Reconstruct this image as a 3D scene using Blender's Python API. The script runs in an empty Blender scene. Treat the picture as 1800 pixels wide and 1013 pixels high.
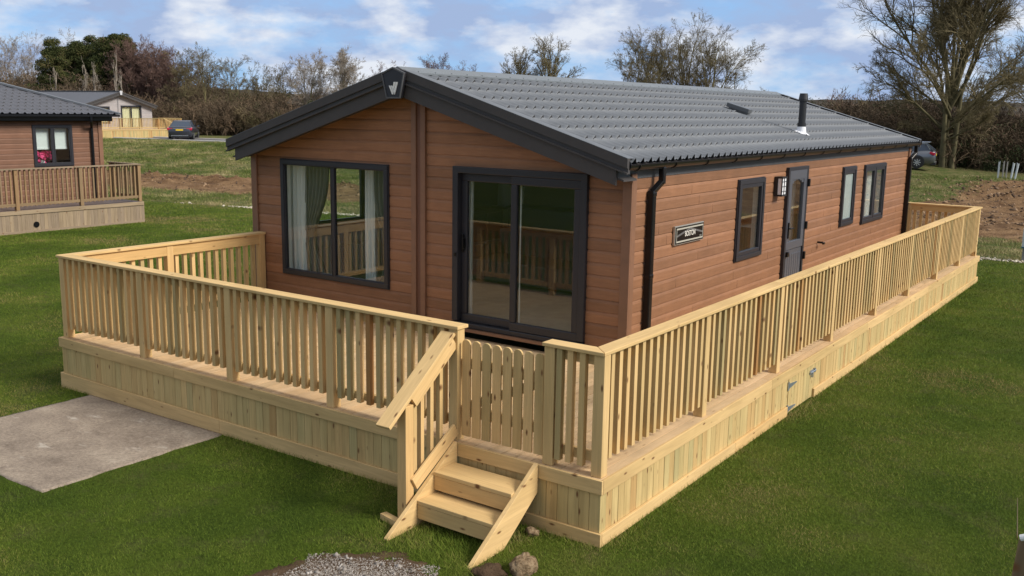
import bpy, math, random
import numpy as np
from mathutils import Matrix, Vector
random.seed(7)
RNG = np.random.default_rng(11)
SC = bpy.context.scene
COL = SC.collection

# ------------------------------------------------------------------ camera
CAM = np.array([3.4486, -6.1320, 3.3171])
YAW, PITCH, ROLL, FPX = -0.6128, -0.1828, 0.0162, 1697.78
FW = np.array([math.sin(YAW)*math.cos(PITCH), math.cos(YAW)*math.cos(PITCH), math.sin(PITCH)])
_r = np.array([math.cos(YAW), -math.sin(YAW), 0.0]); _u = np.cross(_r, FW)
R2 = _r*math.cos(ROLL)+_u*math.sin(ROLL); U2 = -_r*math.sin(ROLL)+_u*math.cos(ROLL)
cd = bpy.data.cameras.new('camera'); cam = bpy.data.objects.new('camera', cd); COL.objects.link(cam)
cd.sensor_width = 36; cd.lens = FPX/1800*36; cd.clip_start = .1; cd.clip_end = 3000
cam.matrix_world = Matrix(((R2[0], U2[0], -FW[0], CAM[0]), (R2[1], U2[1], -FW[1], CAM[1]), (R2[2], U2[2], -FW[2], CAM[2]), (0, 0, 0, 1)))
SC.camera = cam

# ------------------------------------------------------------------ sun and sky
SUN_EL, SUN_AZ = math.radians(38), math.radians(8)      # azimuth measured from +x towards +y
sdir = Vector((math.cos(SUN_EL)*math.cos(SUN_AZ), math.cos(SUN_EL)*math.sin(SUN_AZ), math.sin(SUN_EL)))
sl = bpy.data.lights.new('sun', 'SUN'); sun = bpy.data.objects.new('sun', sl); COL.objects.link(sun)
sl.energy = 3.5; sl.angle = math.radians(18); sl.color = (1.0, .945, .86)
sun.rotation_euler = sdir.to_track_quat('Z', 'Y').to_euler()
SKY_STRENGTH = 0.09
w = bpy.data.worlds.new('World'); SC.world = w; w.use_nodes = True
nt = w.node_tree; nt.nodes.clear()
def WN(t, **k):
    n = nt.nodes.new(t)
    for a, b in k.items(): setattr(n, a, b)
    return n
wo = WN('ShaderNodeOutputWorld'); bg = WN('ShaderNodeBackground'); bg.inputs[1].default_value = SKY_STRENGTH
nt.links.new(bg.outputs[0], wo.inputs[0])
sky = WN('ShaderNodeTexSky', sky_type='NISHITA'); sky.sun_disc = False
sky.sun_elevation = SUN_EL; sky.sun_rotation = math.radians(90)-SUN_AZ
sky.air_density = 1.0; sky.dust_density = .6; sky.ozone_density = 2.0
tc = WN('ShaderNodeTexCoord')
mp = WN('ShaderNodeMapping'); mp.inputs['Scale'].default_value = (1, 1, 2.6); mp.inputs['Location'].default_value = (3.1, 1.7, .4)
nt.links.new(tc.outputs['Generated'], mp.inputs[0])
n1 = WN('ShaderNodeTexNoise'); n1.inputs['Scale'].default_value = 8.5; n1.inputs['Detail'].default_value = 7; n1.inputs['Roughness'].default_value = .58
n2 = WN('ShaderNodeTexNoise'); n2.inputs['Scale'].default_value = 11; n2.inputs['Detail'].default_value = 6; n2.inputs['Roughness'].default_value = .55
mp2 = WN('ShaderNodeMapping'); mp2.inputs['Scale'].default_value = (1, 1, 2.4); mp2.inputs['Location'].default_value = (7.3, 4.4, 2.2)
nt.links.new(tc.outputs['Generated'], mp2.inputs[0])
nt.links.new(mp.outputs[0], n1.inputs[0]); nt.links.new(mp2.outputs[0], n2.inputs[0])
cr = WN('ShaderNodeValToRGB'); cr.color_ramp.elements[0].position = .33; cr.color_ramp.elements[1].position = .53
cr2 = WN('ShaderNodeValToRGB'); cr2.color_ramp.elements[0].position = .45; cr2.color_ramp.elements[1].position = .64
cr2.color_ramp.elements[0].color = (3.2, 4.2, 6.3, 1); cr2.color_ramp.elements[1].color = (6.9, 7.3, 8.0, 1)
nt.links.new(n1.outputs[0], cr.inputs[0]); nt.links.new(n2.outputs[0], cr2.inputs[0])
tint = WN('ShaderNodeMix', data_type='RGBA', blend_type='MULTIPLY'); tint.inputs[0].default_value = 1
tint.inputs[7].default_value = (.72, .88, 1.15, 1)
nt.links.new(sky.outputs[0], tint.inputs[6])
mx = WN('ShaderNodeMix', data_type='RGBA'); nt.links.new(cr.outputs[0], mx.inputs[0])
blu = WN('ShaderNodeMix', data_type='RGBA'); blu.inputs[0].default_value = .75; nt.links.new(tint.outputs[2], blu.inputs[6]); blu.inputs[7].default_value = (2.8, 4.95, 8.2, 1)
nt.links.new(blu.outputs[2], mx.inputs[6]); nt.links.new(cr2.outputs[0], mx.inputs[7])
# unseen whiter cloud overhead, added to make the ambient light less blue
sxyz = WN('ShaderNodeSeparateXYZ'); nt.links.new(tc.outputs['Generated'], sxyz.inputs[0])
hi = WN('ShaderNodeMapRange'); hi.inputs[1].default_value = .16; hi.inputs[2].default_value = .45; hi.inputs[3].default_value = 0; hi.inputs[4].default_value = .85
nt.links.new(sxyz.outputs[2], hi.inputs[0])
mx3 = WN('ShaderNodeMix', data_type='RGBA'); nt.links.new(hi.outputs[0], mx3.inputs[0]); nt.links.new(mx.outputs[2], mx3.inputs[6]); mx3.inputs[7].default_value = (5.7, 5.8, 6.1, 1)
nt.links.new(mx3.outputs[2], bg.inputs[0])
SC.view_settings.view_transform = 'Standard'; SC.view_settings.look = 'None'
SC.view_settings.exposure = 0.36; SC.view_settings.gamma = 1
SC.cycles.max_bounces = 8; SC.cycles.transparent_max_bounces = 24
SC.cycles.sample_clamp_indirect = 6

# ------------------------------------------------------------------ materials
def lin(r, g, b):
    f = lambda c: (c/255/12.92) if c/255 <= .04045 else ((c/255+.055)/1.055)**2.4
    return (f(r), f(g), f(b), 1)
class Mat:
    def __init__(s, name):
        s.m = bpy.data.materials.new(name); s.m.use_nodes = True; s.t = s.m.node_tree; s.t.nodes.clear()
        s.out = s.n('ShaderNodeOutputMaterial'); s.b = s.n('ShaderNodeBsdfPrincipled'); s.l(s.b.outputs[0], s.out.inputs[0])
    def n(s, t, **k):
        n = s.t.nodes.new(t)
        for a, b in k.items(): setattr(n, a, b)
        return n
    def l(s, a, b): s.t.links.new(a, b)
    def noise(s, vec, scale, detail=4, rough=.5, dist=0):
        n = s.n('ShaderNodeTexNoise'); n.inputs['Scale'].default_value = scale; n.inputs['Detail'].default_value = detail
        n.inputs['Roughness'].default_value = rough; n.inputs['Distortion'].default_value = dist
        if vec is not None: s.l(vec, n.inputs['Vector'])
        return n.outputs[0]
    def ramp(s, fac, stops):
        r = s.n('ShaderNodeValToRGB'); e = r.color_ramp.elements
        while len(e) < len(stops): e.new(.5)
        for i, (p, c) in enumerate(stops): e[i].position = p; e[i].color = c if len(c) == 4 else (*c, 1)
        s.l(fac, r.inputs[0]); return r.outputs[0]
    def mixc(s, fac, a, b, mode='MIX'):
        m = s.n('ShaderNodeMix', data_type='RGBA', blend_type=mode)
        for v, i in ((fac, 0), (a, 6), (b, 7)):
            if isinstance(v, (int, float)): m.inputs[i].default_value = v
            elif isinstance(v, tuple): m.inputs[i].default_value = v if len(v) == 4 else (*v, 1)
            else: s.l(v, m.inputs[i])
        return m.outputs[2]
    def math(s, op, a, b=0.0, c=None):
        m = s.n('ShaderNodeMath', operation=op)
        for i, v in enumerate((a, b) if c is None else (a, b, c)):
            if isinstance(v, (int, float)): m.inputs[i].default_value = v
            else: s.l(v, m.inputs[i])
        return m.outputs[0]
    def mapv(s, vec, scale, loc=(0, 0, 0)):
        m = s.n('ShaderNodeMapping'); m.inputs['Scale'].default_value = scale; m.inputs['Location'].default_value = loc
        s.l(vec, m.inputs[0]); return m.outputs[0]
    def attr(s, name, out=0): 
        a = s.n('ShaderNodeAttribute', attribute_name=name); return a.outputs[out]
    def pos(s): return s.n('ShaderNodeNewGeometry').outputs['Position']
    def bump(s, h, strength=.3, dist=.01):
        b = s.n('ShaderNodeBump'); b.inputs['Strength'].default_value = strength; b.inputs['Distance'].default_value = dist
        s.l(h, b.inputs['Height']); s.l(b.outputs[0], s.b.inputs['Normal'])
    def color(s, c):
        if isinstance(c, tuple): s.b.inputs['Base Color'].default_value = c if len(c) == 4 else (*c, 1)
        else: s.l(c, s.b.inputs['Base Color'])
    def rough(s, r):
        if isinstance(r, (int, float)): s.b.inputs['Roughness'].default_value = r
        else: s.l(r, s.b.inputs['Roughness'])
    def spec(s, v): s.b.inputs['Specular IOR Level'].default_value = v

def mat_wood(name, stops, knot=(.16, .075, .03), grain=.35, rough=.75, groove=False, knots=.8, dirt=0.0):
    m = Mat(name); gc = m.attr('gc', 1); bv = m.attr('bv', 2)
    base = m.ramp(bv, stops)
    g = m.noise(m.mapv(gc, (1.6, 26, 26)), 1.0, 5, .6, 1.2)
    g2 = m.noise(m.mapv(gc, (.7, 5, 5)), 1.0, 3, .5, .6)
    c = m.mixc(grain, base, m.mixc(1.0, base, m.ramp(g, [(.3, (.62, .55, .48)), (.62, (1.12, 1.08, 1.0))]), 'MULTIPLY'))
    c = m.mixc(1.0, c, m.ramp(g2, [(.3, (.84, .82, .76)), (.7, (1.08, 1.06, 1.04))]), 'MULTIPLY')
    v = m.n('ShaderNodeTexVoronoi'); v.inputs['Scale'].default_value = 1.0; v.inputs['Randomness'].default_value = 1
    m.l(m.mapv(gc, (4.0, 11.0, 3.0)), v.inputs['Vector'])
    k = m.math('SUBTRACT', 1.0, m.math('MULTIPLY', v.outputs['Distance'], 6.8)); 
    k2 = m.n('ShaderNodeMath', operation='MULTIPLY', use_clamp=True); m.l(k, k2.inputs[0]); k2.inputs[1].default_value = knots*2
    c = m.mixc(k2.outputs[0], c, (*knot, 1))
    if dirt:
        d = m.noise(m.pos(), 2.2, 5, .65)
        c = m.mixc(m.math('MULTIPLY', m.ramp(d, [(.45, (0, 0, 0)), (.7, (1, 1, 1))]), dirt), c, (.30, .21, .13))
    m.color(c); m.rough(rough); m.spec(.25)
    if groove:
        wv = m.n('ShaderNodeTexWave', wave_type='BANDS', bands_direction='Y'); wv.inputs['Scale'].default_value = 22; wv.inputs['Distortion'].default_value = 0
        m.l(gc, wv.inputs['Vector']); m.bump(m.math('ADD', wv.outputs[1], m.math('MULTIPLY', g, .5)), .5, .004)
    else: m.bump(g, .25, .004)
    return m.m
WOOD = mat_wood('new_timber', [(0, (.41, .325, .16)), (.35, (.575, .412, .195)), (.7, (.675, .475, .232)), (.9, (.56, .35, .14)), (1, (.38, .20, .075))])
WOODG = mat_wood('skirt_timber', [(0, (.38, .355, .19)), (.3, (.50, .40, .19)), (.6, (.565, .425, .20)), (.85, (.52, .35, .155)), (1, (.40, .235, .10))], grain=.45)
DECKW = mat_wood('deck_timber', [(0, (.56, .41, .24)), (.5, (.68, .49, .29)), (1, (.60, .41, .22))], groove=True, dirt=.35, grain=.3, knots=.4)
OLDW = mat_wood('weathered_timber', [(0, (.22, .16, .10)), (.5, (.30, .21, .12)), (1, (.26, .165, .085))], grain=.6)
OLDGREY = mat_wood('weathered_grey_timber', [(0, (.25, .20, .15)), (1, (.33, .26, .18))], grain=.6)

def mat_simple(name, c, rough=.5, metal=0, bump=None, var=.0, spec=.5, coat=0):
    m = Mat(name)
    if var:
        n = m.noise(m.pos(), 6, 5, .6)
        m.color(m.mixc(1.0, (*c, 1), m.ramp(n, [(.3, (1-var,)*3), (.7, (1+var,)*3)]), 'MULTIPLY'))
    else: m.color(c)
    m.rough(rough); m.b.inputs['Metallic'].default_value = metal; m.spec(spec)
    if coat: m.b.inputs['Coat Weight'].default_value = coat; m.b.inputs['Coat Roughness'].default_value = .08
    if bump: m.bump(m.noise(m.pos(), bump[0], 5, .6), bump[1], bump[2])
    return m.m
def mat_siding(name, c1, c2, scale=1.0):
    m = Mat(name); gc = m.attr('gc', 1); bv = m.attr('bv', 2); p = m.pos()
    base = m.mixc(bv, (*c1, 1), (*c2, 1))
    n = m.noise(p, 3.0, 4, .6)
    st = m.noise(m.mapv(gc, (3, 45, 45)), 1.0, 4, .65, .8)
    c = m.mixc(1.0, base, m.ramp(n, [(.3, (.90, .90, .90)), (.7, (1.08, 1.08, 1.08))]), 'MULTIPLY')
    c = m.mixc(1.0, c, m.ramp(st, [(.3, (.86, .84, .82)), (.7, (1.10, 1.10, 1.12))]), 'MULTIPLY')
    m.color(c); m.rough(.62); m.spec(.35)
    m.bump(m.math('ADD', st, m.noise(p, 90, 3, .6)), .35, .004); return m.m
SIDING = mat_siding('brown_cladding', (.215, .106, .054), (.290, .140, .070))
SIDING2 = mat_siding('darker_brown_cladding', (.165, .085, .052), (.20, .10, .06))
SIDEGREY = mat_siding('grey_cladding', (.33, .31, .31), (.37, .345, .34))
TRIMB = mat_simple('brown_trim', (.20, .10, .056), .5, var=.08)
ROOFM = mat_simple('grey_roof_metal', (.128, .138, .152), .55, 0.0, (150, .12, .002), .09, spec=.4)
ROOFD = mat_simple('neighbour_roof_metal', (.075, .077, .09), .5, 0.0, None, .1, spec=.6)
ANTH = mat_simple('anthracite_board', (.060, .056, .056), .6, 0, (60, .08, .002), .06, spec=.25)
ANTH2 = mat_simple('anthracite_frame', (.026, .026, .031), .38, 0, spec=.35)
ANTH3 = mat_simple('grey_fascia', (.095, .098, .104), .6, 0, None, .05, spec=.25)
BLACK = mat_simple('black_plastic', (.006, .006, .007), .28, spec=.35)
BLACKM = mat_simple('matt_black_metal', (.014, .014, .016), .45)
STEEL = mat_simple('zinc_plated_steel', (.45, .50, .56), .38, .8)
WHITE = mat_simple('white_paint', (.78, .78, .76), .5)
LEADW = mat_simple('white_flashing', (.70, .71, .74), .5, 0, (18, .4, .01))
INNER = mat_simple('interior_wall', (.74, .74, .72), .8)
INFLOOR = mat_simple('interior_floor', (.32, .30, .28), .45, 0, None, .15)
INDARK = mat_simple('kitchen_units', (.17, .17, .18), .35)
CURT = mat_simple('sheer_white_fabric', (.70, .71, .70), .9, 0, (160, .25, .003))
CURTD = mat_simple('grey_green_fabric', (.15, .15, .14), .9, 0, (120, .3, .003))
RADM = mat_simple('radiator_enamel', (.72, .72, .70), .35)
BLIND = mat_simple('white_blind_fabric', (.74, .76, .76), .9, 0, (12, .3, .01))
SOFA = mat_simple('sofa_fabric', (.14, .13, .125), .9)
PINKF = mat_simple('pink_petals', (.75, .06, .22), .7)
def mat_glass():
    m = Mat('window_glass'); m.t.nodes.remove(m.b)
    tr = m.n('ShaderNodeBsdfTransparent'); tr.inputs[0].default_value = (.92, .95, .94, 1)
    gl = m.n('ShaderNodeBsdfGlossy'); gl.inputs['Roughness'].default_value = .004; gl.inputs[0].default_value = (1, 1, 1, 1)
    fr = m.n('ShaderNodeLayerWeight'); fr.inputs[0].default_value = .5
    f2 = m.math('ADD', m.math('MULTIPLY', m.math('POWER', fr.outputs[1], 4.0), .85), .048); cl = m.n('ShaderNodeClamp'); m.l(f2, cl.inputs[0])
    mxs = m.n('ShaderNodeMixShader'); m.l(cl.outputs[0], mxs.inputs[0]); m.l(tr.outputs[0], mxs.inputs[1]); m.l(gl.outputs[0], mxs.inputs[2])
    m.l(mxs.outputs[0], m.out.inputs[0]); return m.m
GLASS = mat_glass()
FROST = mat_simple('obscured_glass', (.30, .36, .35), .12, 0, (60, .3, .003), .1)

# ------------------------------------------------------------------ mesh helpers
def link(o, parent=None):
    COL.objects.link(o)
    if parent is not None: o.parent = parent
    return o
def tag(o, label=None, cat=None, group=None, kind=None):
    if label: o['label'] = label
    if cat: o['category'] = cat
    if group: o['group'] = group
    if kind: o['kind'] = kind
    return o
def empty(name, loc=(0, 0, 0), rz=0, **k):
    o = bpy.data.objects.new(name, None); o.location = loc; o.rotation_euler = (0, 0, rz); o.empty_display_size = .3
    COL.objects.link(o); return tag(o, **k)
def mesh_np(name, V, F, mats, parent=None, smooth=False, attrs=None, fm=None):
    V = np.asarray(V, dtype=np.float32); F = np.asarray(F, dtype=np.int32); k = F.shape[1]
    me = bpy.data.meshes.new(name)
    me.vertices.add(len(V)); me.vertices.foreach_set('co', V.ravel())
    me.loops.add(F.size); me.loops.foreach_set('vertex_index', F.ravel())
    me.polygons.add(len(F)); me.polygons.foreach_set('loop_start', np.arange(0, F.size, k, dtype=np.int32))
    me.polygons.foreach_set('loop_total', np.full(len(F), k, dtype=np.int32))
    for m in (mats if isinstance(mats, (list, tuple)) else [mats]): me.materials.append(m)
    if fm is not None: me.polygons.foreach_set('material_index', np.asarray(fm, dtype=np.int32))
    if smooth: me.polygons.foreach_set('use_smooth', np.ones(len(F), dtype=bool))
    for an, (ty, arr) in (attrs or {}).items():
        a = me.attributes.new(an, ty, 'POINT'); arr = np.asarray(arr, dtype=np.float32)
        a.data.foreach_set({'FLOAT': 'value', 'FLOAT_VECTOR': 'vector', 'FLOAT_COLOR': 'color'}[ty], arr.ravel())
    me.update(calc_edges=True); me.validate()
    return link(bpy.data.objects.new(name, me), parent)
I3 = np.eye(3)
class MB:
    """collects polygons for ONE mesh object"""
    def __init__(s): s.V = []; s.F = []; s.G = []; s.B = []; s.M = []
    def add(s, verts, faces, gc=None, bv=None, mi=0):
        o = len(s.V); verts = np.asarray(verts, float); s.V += [tuple(v) for v in verts]
        s.F += [tuple(o+i for i in f) for f in faces]; s.M += [mi]*len(faces)
        if bv is None: bv = random.random()
        g = verts if gc is None else np.asarray(gc, float)
        off = np.array([random.random()*37, random.random()*37, random.random()*37])
        s.G += [tuple(v) for v in g+off]; s.B += [bv]*len(verts); return s
    def box(s, c, size, R=None, bv=None, mi=0):
        c = np.array(c, float); h = np.array(size, float)/2; R = I3 if R is None else R
        L = np.array([(x, y, z) for x in (-1, 1) for y in (-1, 1) for z in (-1, 1)])*h
        V = L@np.asarray(R, float).T + c; order = np.argsort(-h)
        return s.add(V, [(0, 1, 3, 2), (4, 6, 7, 5), (0, 4, 5, 1), (2, 3, 7, 6), (0, 2, 6, 4), (1, 5, 7, 3)], L[:, order], bv, mi)
    def bb(s, x0, x1, y0, y1, z0, z1, **k): return s.box(((x0+x1)/2, (y0+y1)/2, (z0+z1)/2), (abs(x1-x0), abs(y1-y0), abs(z1-z0)), **k)
    def beam(s, p0, p1, wd, ht, side=None, **k):
        """bar from p0 to p1; wd along 'side', ht across both"""
        p0 = np.array(p0, float); p1 = np.array(p1, float); d = p1-p0; L = np.linalg.norm(d); d /= L
        sd = np.array(side if side is not None else (np.cross(d, (0, 0, 1))), float); sd -= d*(sd@d); sd /= np.linalg.norm(sd)
        up = np.cross(sd, d); return s.box((p0+p1)/2, (L, wd, ht), np.array([d, sd, up]).T, **k)
    def prism(s, poly, axis, a0, a1, **k):
        """polygon in the two other axes extruded along axis (0,1,2)"""
        n = len(poly); V = []
        for a in (a0, a1):
            for p in poly: q = list(p); q.insert(axis, a); V.append(q)
        F = [tuple(range(n))[::-1], tuple(range(n, 2*n))]+[(i, (i+1) % n, n+(i+1) % n, n+i) for i in range(n)]
        V = np.array(V, float); oth = [i for i in range(3) if i != axis]
        ext = V.max(0)-V.min(0); order = np.argsort(-ext); return s.add(V, F, V[:, order], **k)
    def tube(s, p0, p1, r0, r1=None, n=10, cap=True, **k):
        r1 = r0 if r1 is None else r1; p0 = np.array(p0, float); p1 = np.array(p1, float); d = p1-p0; L = np.linalg.norm(d); d /= L
        a = np.cross(d, (0, 0, 1) if abs(d[2]) < .9 else (1, 0, 0)); a /= np.linalg.norm(a); b = np.cross(d, a)
        t = np.arange(n)/n*2*math.pi; ring = np.cos(t)[:, None]*a+np.sin(t)[:, None]*b
        V = np.vstack([p0+ring*r0, p1+ring*r1]); F = [(i, (i+1) % n, n+(i+1) % n, n+i) for i in range(n)]
        if cap: F += [tuple(range(n))[::-1], tuple(range(n, 2*n))]
        g = np.vstack([np.c_[np.zeros(n), np.cos(t)*r0, np.sin(t)*r0], np.c_[np.full(n, L), np.cos(t)*r0, np.sin(t)*r0]])
        return s.add(V, F, g, **k)
    def build(s, name, mat, parent=None, smooth=False, xf=None, **tags):
        V = np.array(s.V, dtype=np.float32)
        me = bpy.data.meshes.new(name); me.from_pydata([tuple(map(float, v)) for v in V], [], s.F)
        for m in (mat if isinstance(mat, (list, tuple)) else [mat]): me.materials.append(m)
        me.polygons.foreach_set('material_index', s.M)
        a = me.attributes.new('gc', 'FLOAT_VECTOR', 'POINT'); a.data.foreach_set('vector', np.array(s.G, dtype=np.float32).ravel())
        a = me.attributes.new('bv', 'FLOAT', 'POINT'); a.data.foreach_set('value', np.array(s.B, dtype=np.float32))
        if smooth: me.polygons.foreach_set('use_smooth', [True]*len(me.polygons))
        me.update(); o = link(bpy.data.objects.new(name, me), parent); return tag(o, **tags)
def bevel(o, w=.004, seg=2):
    m = o.modifiers.new('bevel', 'BEVEL'); m.width = w; m.segments = seg; m.limit_method = 'ANGLE'; return o

# ------------------------------------------------------------------ terrain
def sstep(a, b, x): t = np.clip((x-a)/(b-a), 0, 1); return t*t*(3-2*t)
_L = np.random.default_rng(5).random((256, 256))
def vnoise(x, y):
    x = np.asarray(x, float); y = np.asarray(y, float); xi = np.floor(x).astype(int); yi = np.floor(y).astype(int)
    fx = x-xi; fy = y-yi; fx = fx*fx*(3-2*fx); fy = fy*fy*(3-2*fy)
    g = lambda i, j: _L[(xi+i) % 256, (yi+j) % 256]
    return (g(0, 0)*(1-fx)+g(1, 0)*fx)*(1-fy)+(g(0, 1)*(1-fx)+g(1, 1)*fx)*fy
def fbm(x, y, o=4):
    s = 0; a = .5
    for i in range(o): s = s+a*vnoise(x*2**i+i*13.7, y*2**i+i*7.1); a *= .5
    return s/(1-.5**o)
def vcoord(x, y): return y-18.8-.19*x
def zones(x, y):
    v = vcoord(x, y); a = np.clip((x+50)/45, 0, 1)
    f = 9.5+5.5*a; c = 21.5+2.5*a; zc = .93-.43*a; zp = .62-.70*sstep(.75, 1, a)
    return v, a, f, c, zc, zp
def hz(x, y):
    x = np.asarray(x, float); y = np.asarray(y, float); v, a, f, c, zc, zp = zones(x, y)
    z = zc*sstep(f, c, v)+(zp-zc)*sstep(c+1, c+8, v)
    z = z - .08*np.clip(-x/7.5, 0, 1)*np.clip(1-y/14, 0, 1)*np.clip((x+16)/7, 0, 1)*np.clip((y+25)/15, 0, 1)
    rough = sstep(.3, 3, v)*(1-sstep(c+2, c+6, v))
    z = z+rough*((fbm(x*.9, y*.9)-.5)*.28)
    cl = np.exp(-((v-(6.0+2.0*a+fbm(x*.2, y*.2)*2))/1.7)**2)*(1-.6*a)       # ridge of dug soil
    spoil = sstep(-8, -2, x)*np.exp(-((v-(f+c)/2)/4.5)**2)
    lump = np.abs(fbm(x*2.3, y*2.3, 5)-.5)*2
    z = z+cl*(.08+lump*.55)+spoil*(lump*.5-.05)
    z = z+sstep(60, 110, v)*.35*(fbm(x*.04, y*.04)-.4)
    return z
def zone_cols(x, y):
    """r = lawn, g = bare soil, b = woodland floor"""
    v, a, f, c, zc, zp = zones(x, y)
    lawn = 1-sstep(-.10, .10, v+.25*(fbm(x*1.2, y*1.2)-.5))
    n = fbm(x*.35, y*.35, 5)
    soilL = (sstep(2.8, 4.5, v)+.42*sstep(.3, 1.0, v)*(1-sstep(2.8, 4.5, v)))*(1-sstep(8.0, 10.5, v))*(1-.75*a)
    soilR = sstep(6.0, 9.5, v)*(1-sstep(14.5, 16.5, v))*sstep(.84, .95, a)+sstep(14, 16, v)*(1-sstep(c-1.5, c+.5, v))*sstep(-6.5, -3, x)*.8
    mid = sstep(3.5, 6, v)*(1-sstep(10, 13, v))*a
    soil = np.clip(soilL+soilR+mid*.7, 0, 1)
    wood = sstep(38, 48, v-14*(1-a))
    return np.stack([lawn, soil, wood, np.clip(n, 0, 1)], -1)
def axis_pts(segs):
    out = []
    for a, b, st in segs: out += list(np.arange(a, b, st))
    return np.array(out+[segs[-1][1]])
def build_ground():
    xs = axis_pts([(-900, -200, 25), (-200, -70, 5), (-70, -46, 1), (-46, 6, .22), (6, 40, 2), (40, 200, 10), (200, 900, 35)])
    vs = axis_pts([(-300, -60, 15), (-60, -24, 3), (-24, 0, .6), (0, 28, .22), (28, 60, 1.2), (60, 160, 6), (160, 1100, 30)])
    X, Vv = np.meshgrid(xs, vs, indexing='ij'); Y = Vv+18.8+.19*X; Z = hz(X, Y)
    nx, nv = X.shape; P = np.stack([X, Y, Z], -1).reshape(-1, 3)
    i, j = np.meshgrid(np.arange(nx-1), np.arange(nv-1), indexing='ij'); a = (i*nv+j).ravel()
    F = np.stack([a, a+nv, a+nv+1, a+1], -1)
    m = Mat('ground'); p = m.pos(); z = m.attr('zone', 0)
    sp = m.n('ShaderNodeSeparateColor'); m.l(z, sp.inputs[0])
    big = m.noise(p, .55, 4, .55); mid = m.noise(p, 2.3, 5, .6); fine = m.noise(p, 28, 4, .7); vf = m.noise(p, 120, 2, .6)
    lawn = m.ramp(big, [(.32, (.038, .066, .007)), (.5, (.064, .096, .010)), (.68, (.10, .12, .020))])
    lawn = m.mixc(m.ramp(mid, [(.52, (0, 0, 0)), (.72, (.75, .75, .75))]), lawn, (.085, .085, .032))
    lawn = m.mixc(1.0, lawn, m.ramp(fine, [(.3, (.55, .58, .5)), (.7, (1.35, 1.3, 1.3))]), 'MULTIPLY')
    rgh = m.ramp(mid, [(.30, (.060, .095, .022)), (.45, (.095, .115, .034)), (.58, (.165, .145, .062)), (.72, (.23, .185, .10))])
    rgh = m.mixc(1.0, rgh, m.ramp(fine, [(.3, (.5, .5, .45)), (.7, (1.3, 1.3, 1.3))]), 'MULTIPLY')
    soil = m.ramp(m.noise(p, 1.3, 6, .65), [(.3, (.105, .058, .03)), (.5, (.215, .13, .068)), (.7, (.35, .225, .12))])
    soil = m.mixc(1.0, soil, m.ramp(fine, [(.3, (.45, .42, .4)), (.7, (1.3, 1.3, 1.3))]), 'MULTIPLY')
    wood = m.ramp(mid, [(.35, (.045, .035, .018)), (.65, (.095, .075, .04))])
    thr = m.math('ADD', sp.outputs[1], m.math('MULTIPLY', m.math('SUBTRACT', mid, .5), 1.1))
    sf = m.ramp(thr, [(.38, (0, 0, 0)), (.58, (1, 1, 1))])
    c = m.mixc(sf, rgh, soil); c = m.mixc(sp.outputs[2], c, wood); c = m.mixc(sp.outputs[0], c, lawn)
    m.color(c); m.rough(.95); m.spec(.1); m.bump(m.math('ADD', fine, vf), .9, .03)
    return mesh_np('ground', P, F, m.m, smooth=True, attrs={'zone': ('FLOAT_COLOR', zone_cols(X, Y).reshape(-1, 4))})
tag(build_ground(), kind='structure')

# far hills
def build_hills():
    n = 260; rows = []; 
    for k, (D, hb) in enumerate(((420, 0), (520, 1), (640, .55), (760, 0))):
        pts = []
        for i in range(n):
            az = YAW-1.0+2.0*i/(n-1); d = D*(1+.05*math.sin(i*.13))
            h = (9+5*float(fbm(i*.045+9, 3.1))+1.2*float(vnoise(i*.8, k)))*hb-2
            pts.append((CAM[0]+math.sin(az)*d, CAM[1]+math.cos(az)*d, h if hb else -2.0))
        rows.append(pts)
    V = np.array(rows).reshape(-1, 3); F = []
    for r in range(3):
        for i in range(n-1): F.append((r*n+i, r*n+i+1, (r+1)*n+i+1, (r+1)*n+i))
    m = Mat('hill_woods'); m.color(m.ramp(m.noise(m.pos(), .05, 6, .7), [(.35, (.045, .042, .038)), (.6, (.085, .075, .062))])); m.rough(1); m.spec(0)
    tag(mesh_np('hills', V, F, m.m, smooth=True), kind='structure')
build_hills()

# road strip behind the bank: curved band with pale kerb stones
def band(name, v0, v1, lift, mat, x0=-140, x1=-22, kind='structure', thick=.0, n=160):
    xs = np.linspace(x0, x1, n); V = []; F = []; cuts = np.linspace(v0, v1, 5)
    for x in xs:
        for vv in cuts:
            y = vv+18.8+.19*x; V.append((x, y, float(hz(x, y))+lift))
    k = len(cuts)
    for i in range(n-1):
        for j in range(k-1): F.append((i*k+j, (i+1)*k+j, (i+1)*k+j+1, i*k+j+1))
    o = mesh_np(name, V, F, mat, smooth=True)
    if thick: s = o.modifiers.new('thick', 'SOLIDIFY'); s.thickness = thick; s.offset = -1
    return tag(o, kind=kind)
ASPH = mat_simple('asphalt', (.12, .115, .12), .85, 0, (40, .5, .01), .15)
KERB = mat_simple('concrete_kerb', (.42, .40, .38), .85, 0, None, .12)
band('road', 31.3, 34.6, .03, ASPH); 
band('kerb', 31.05, 31.3, .12, KERB, thick=.12); band('kerb', 34.6, 34.85, .12, KERB, thick=.12)

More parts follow.
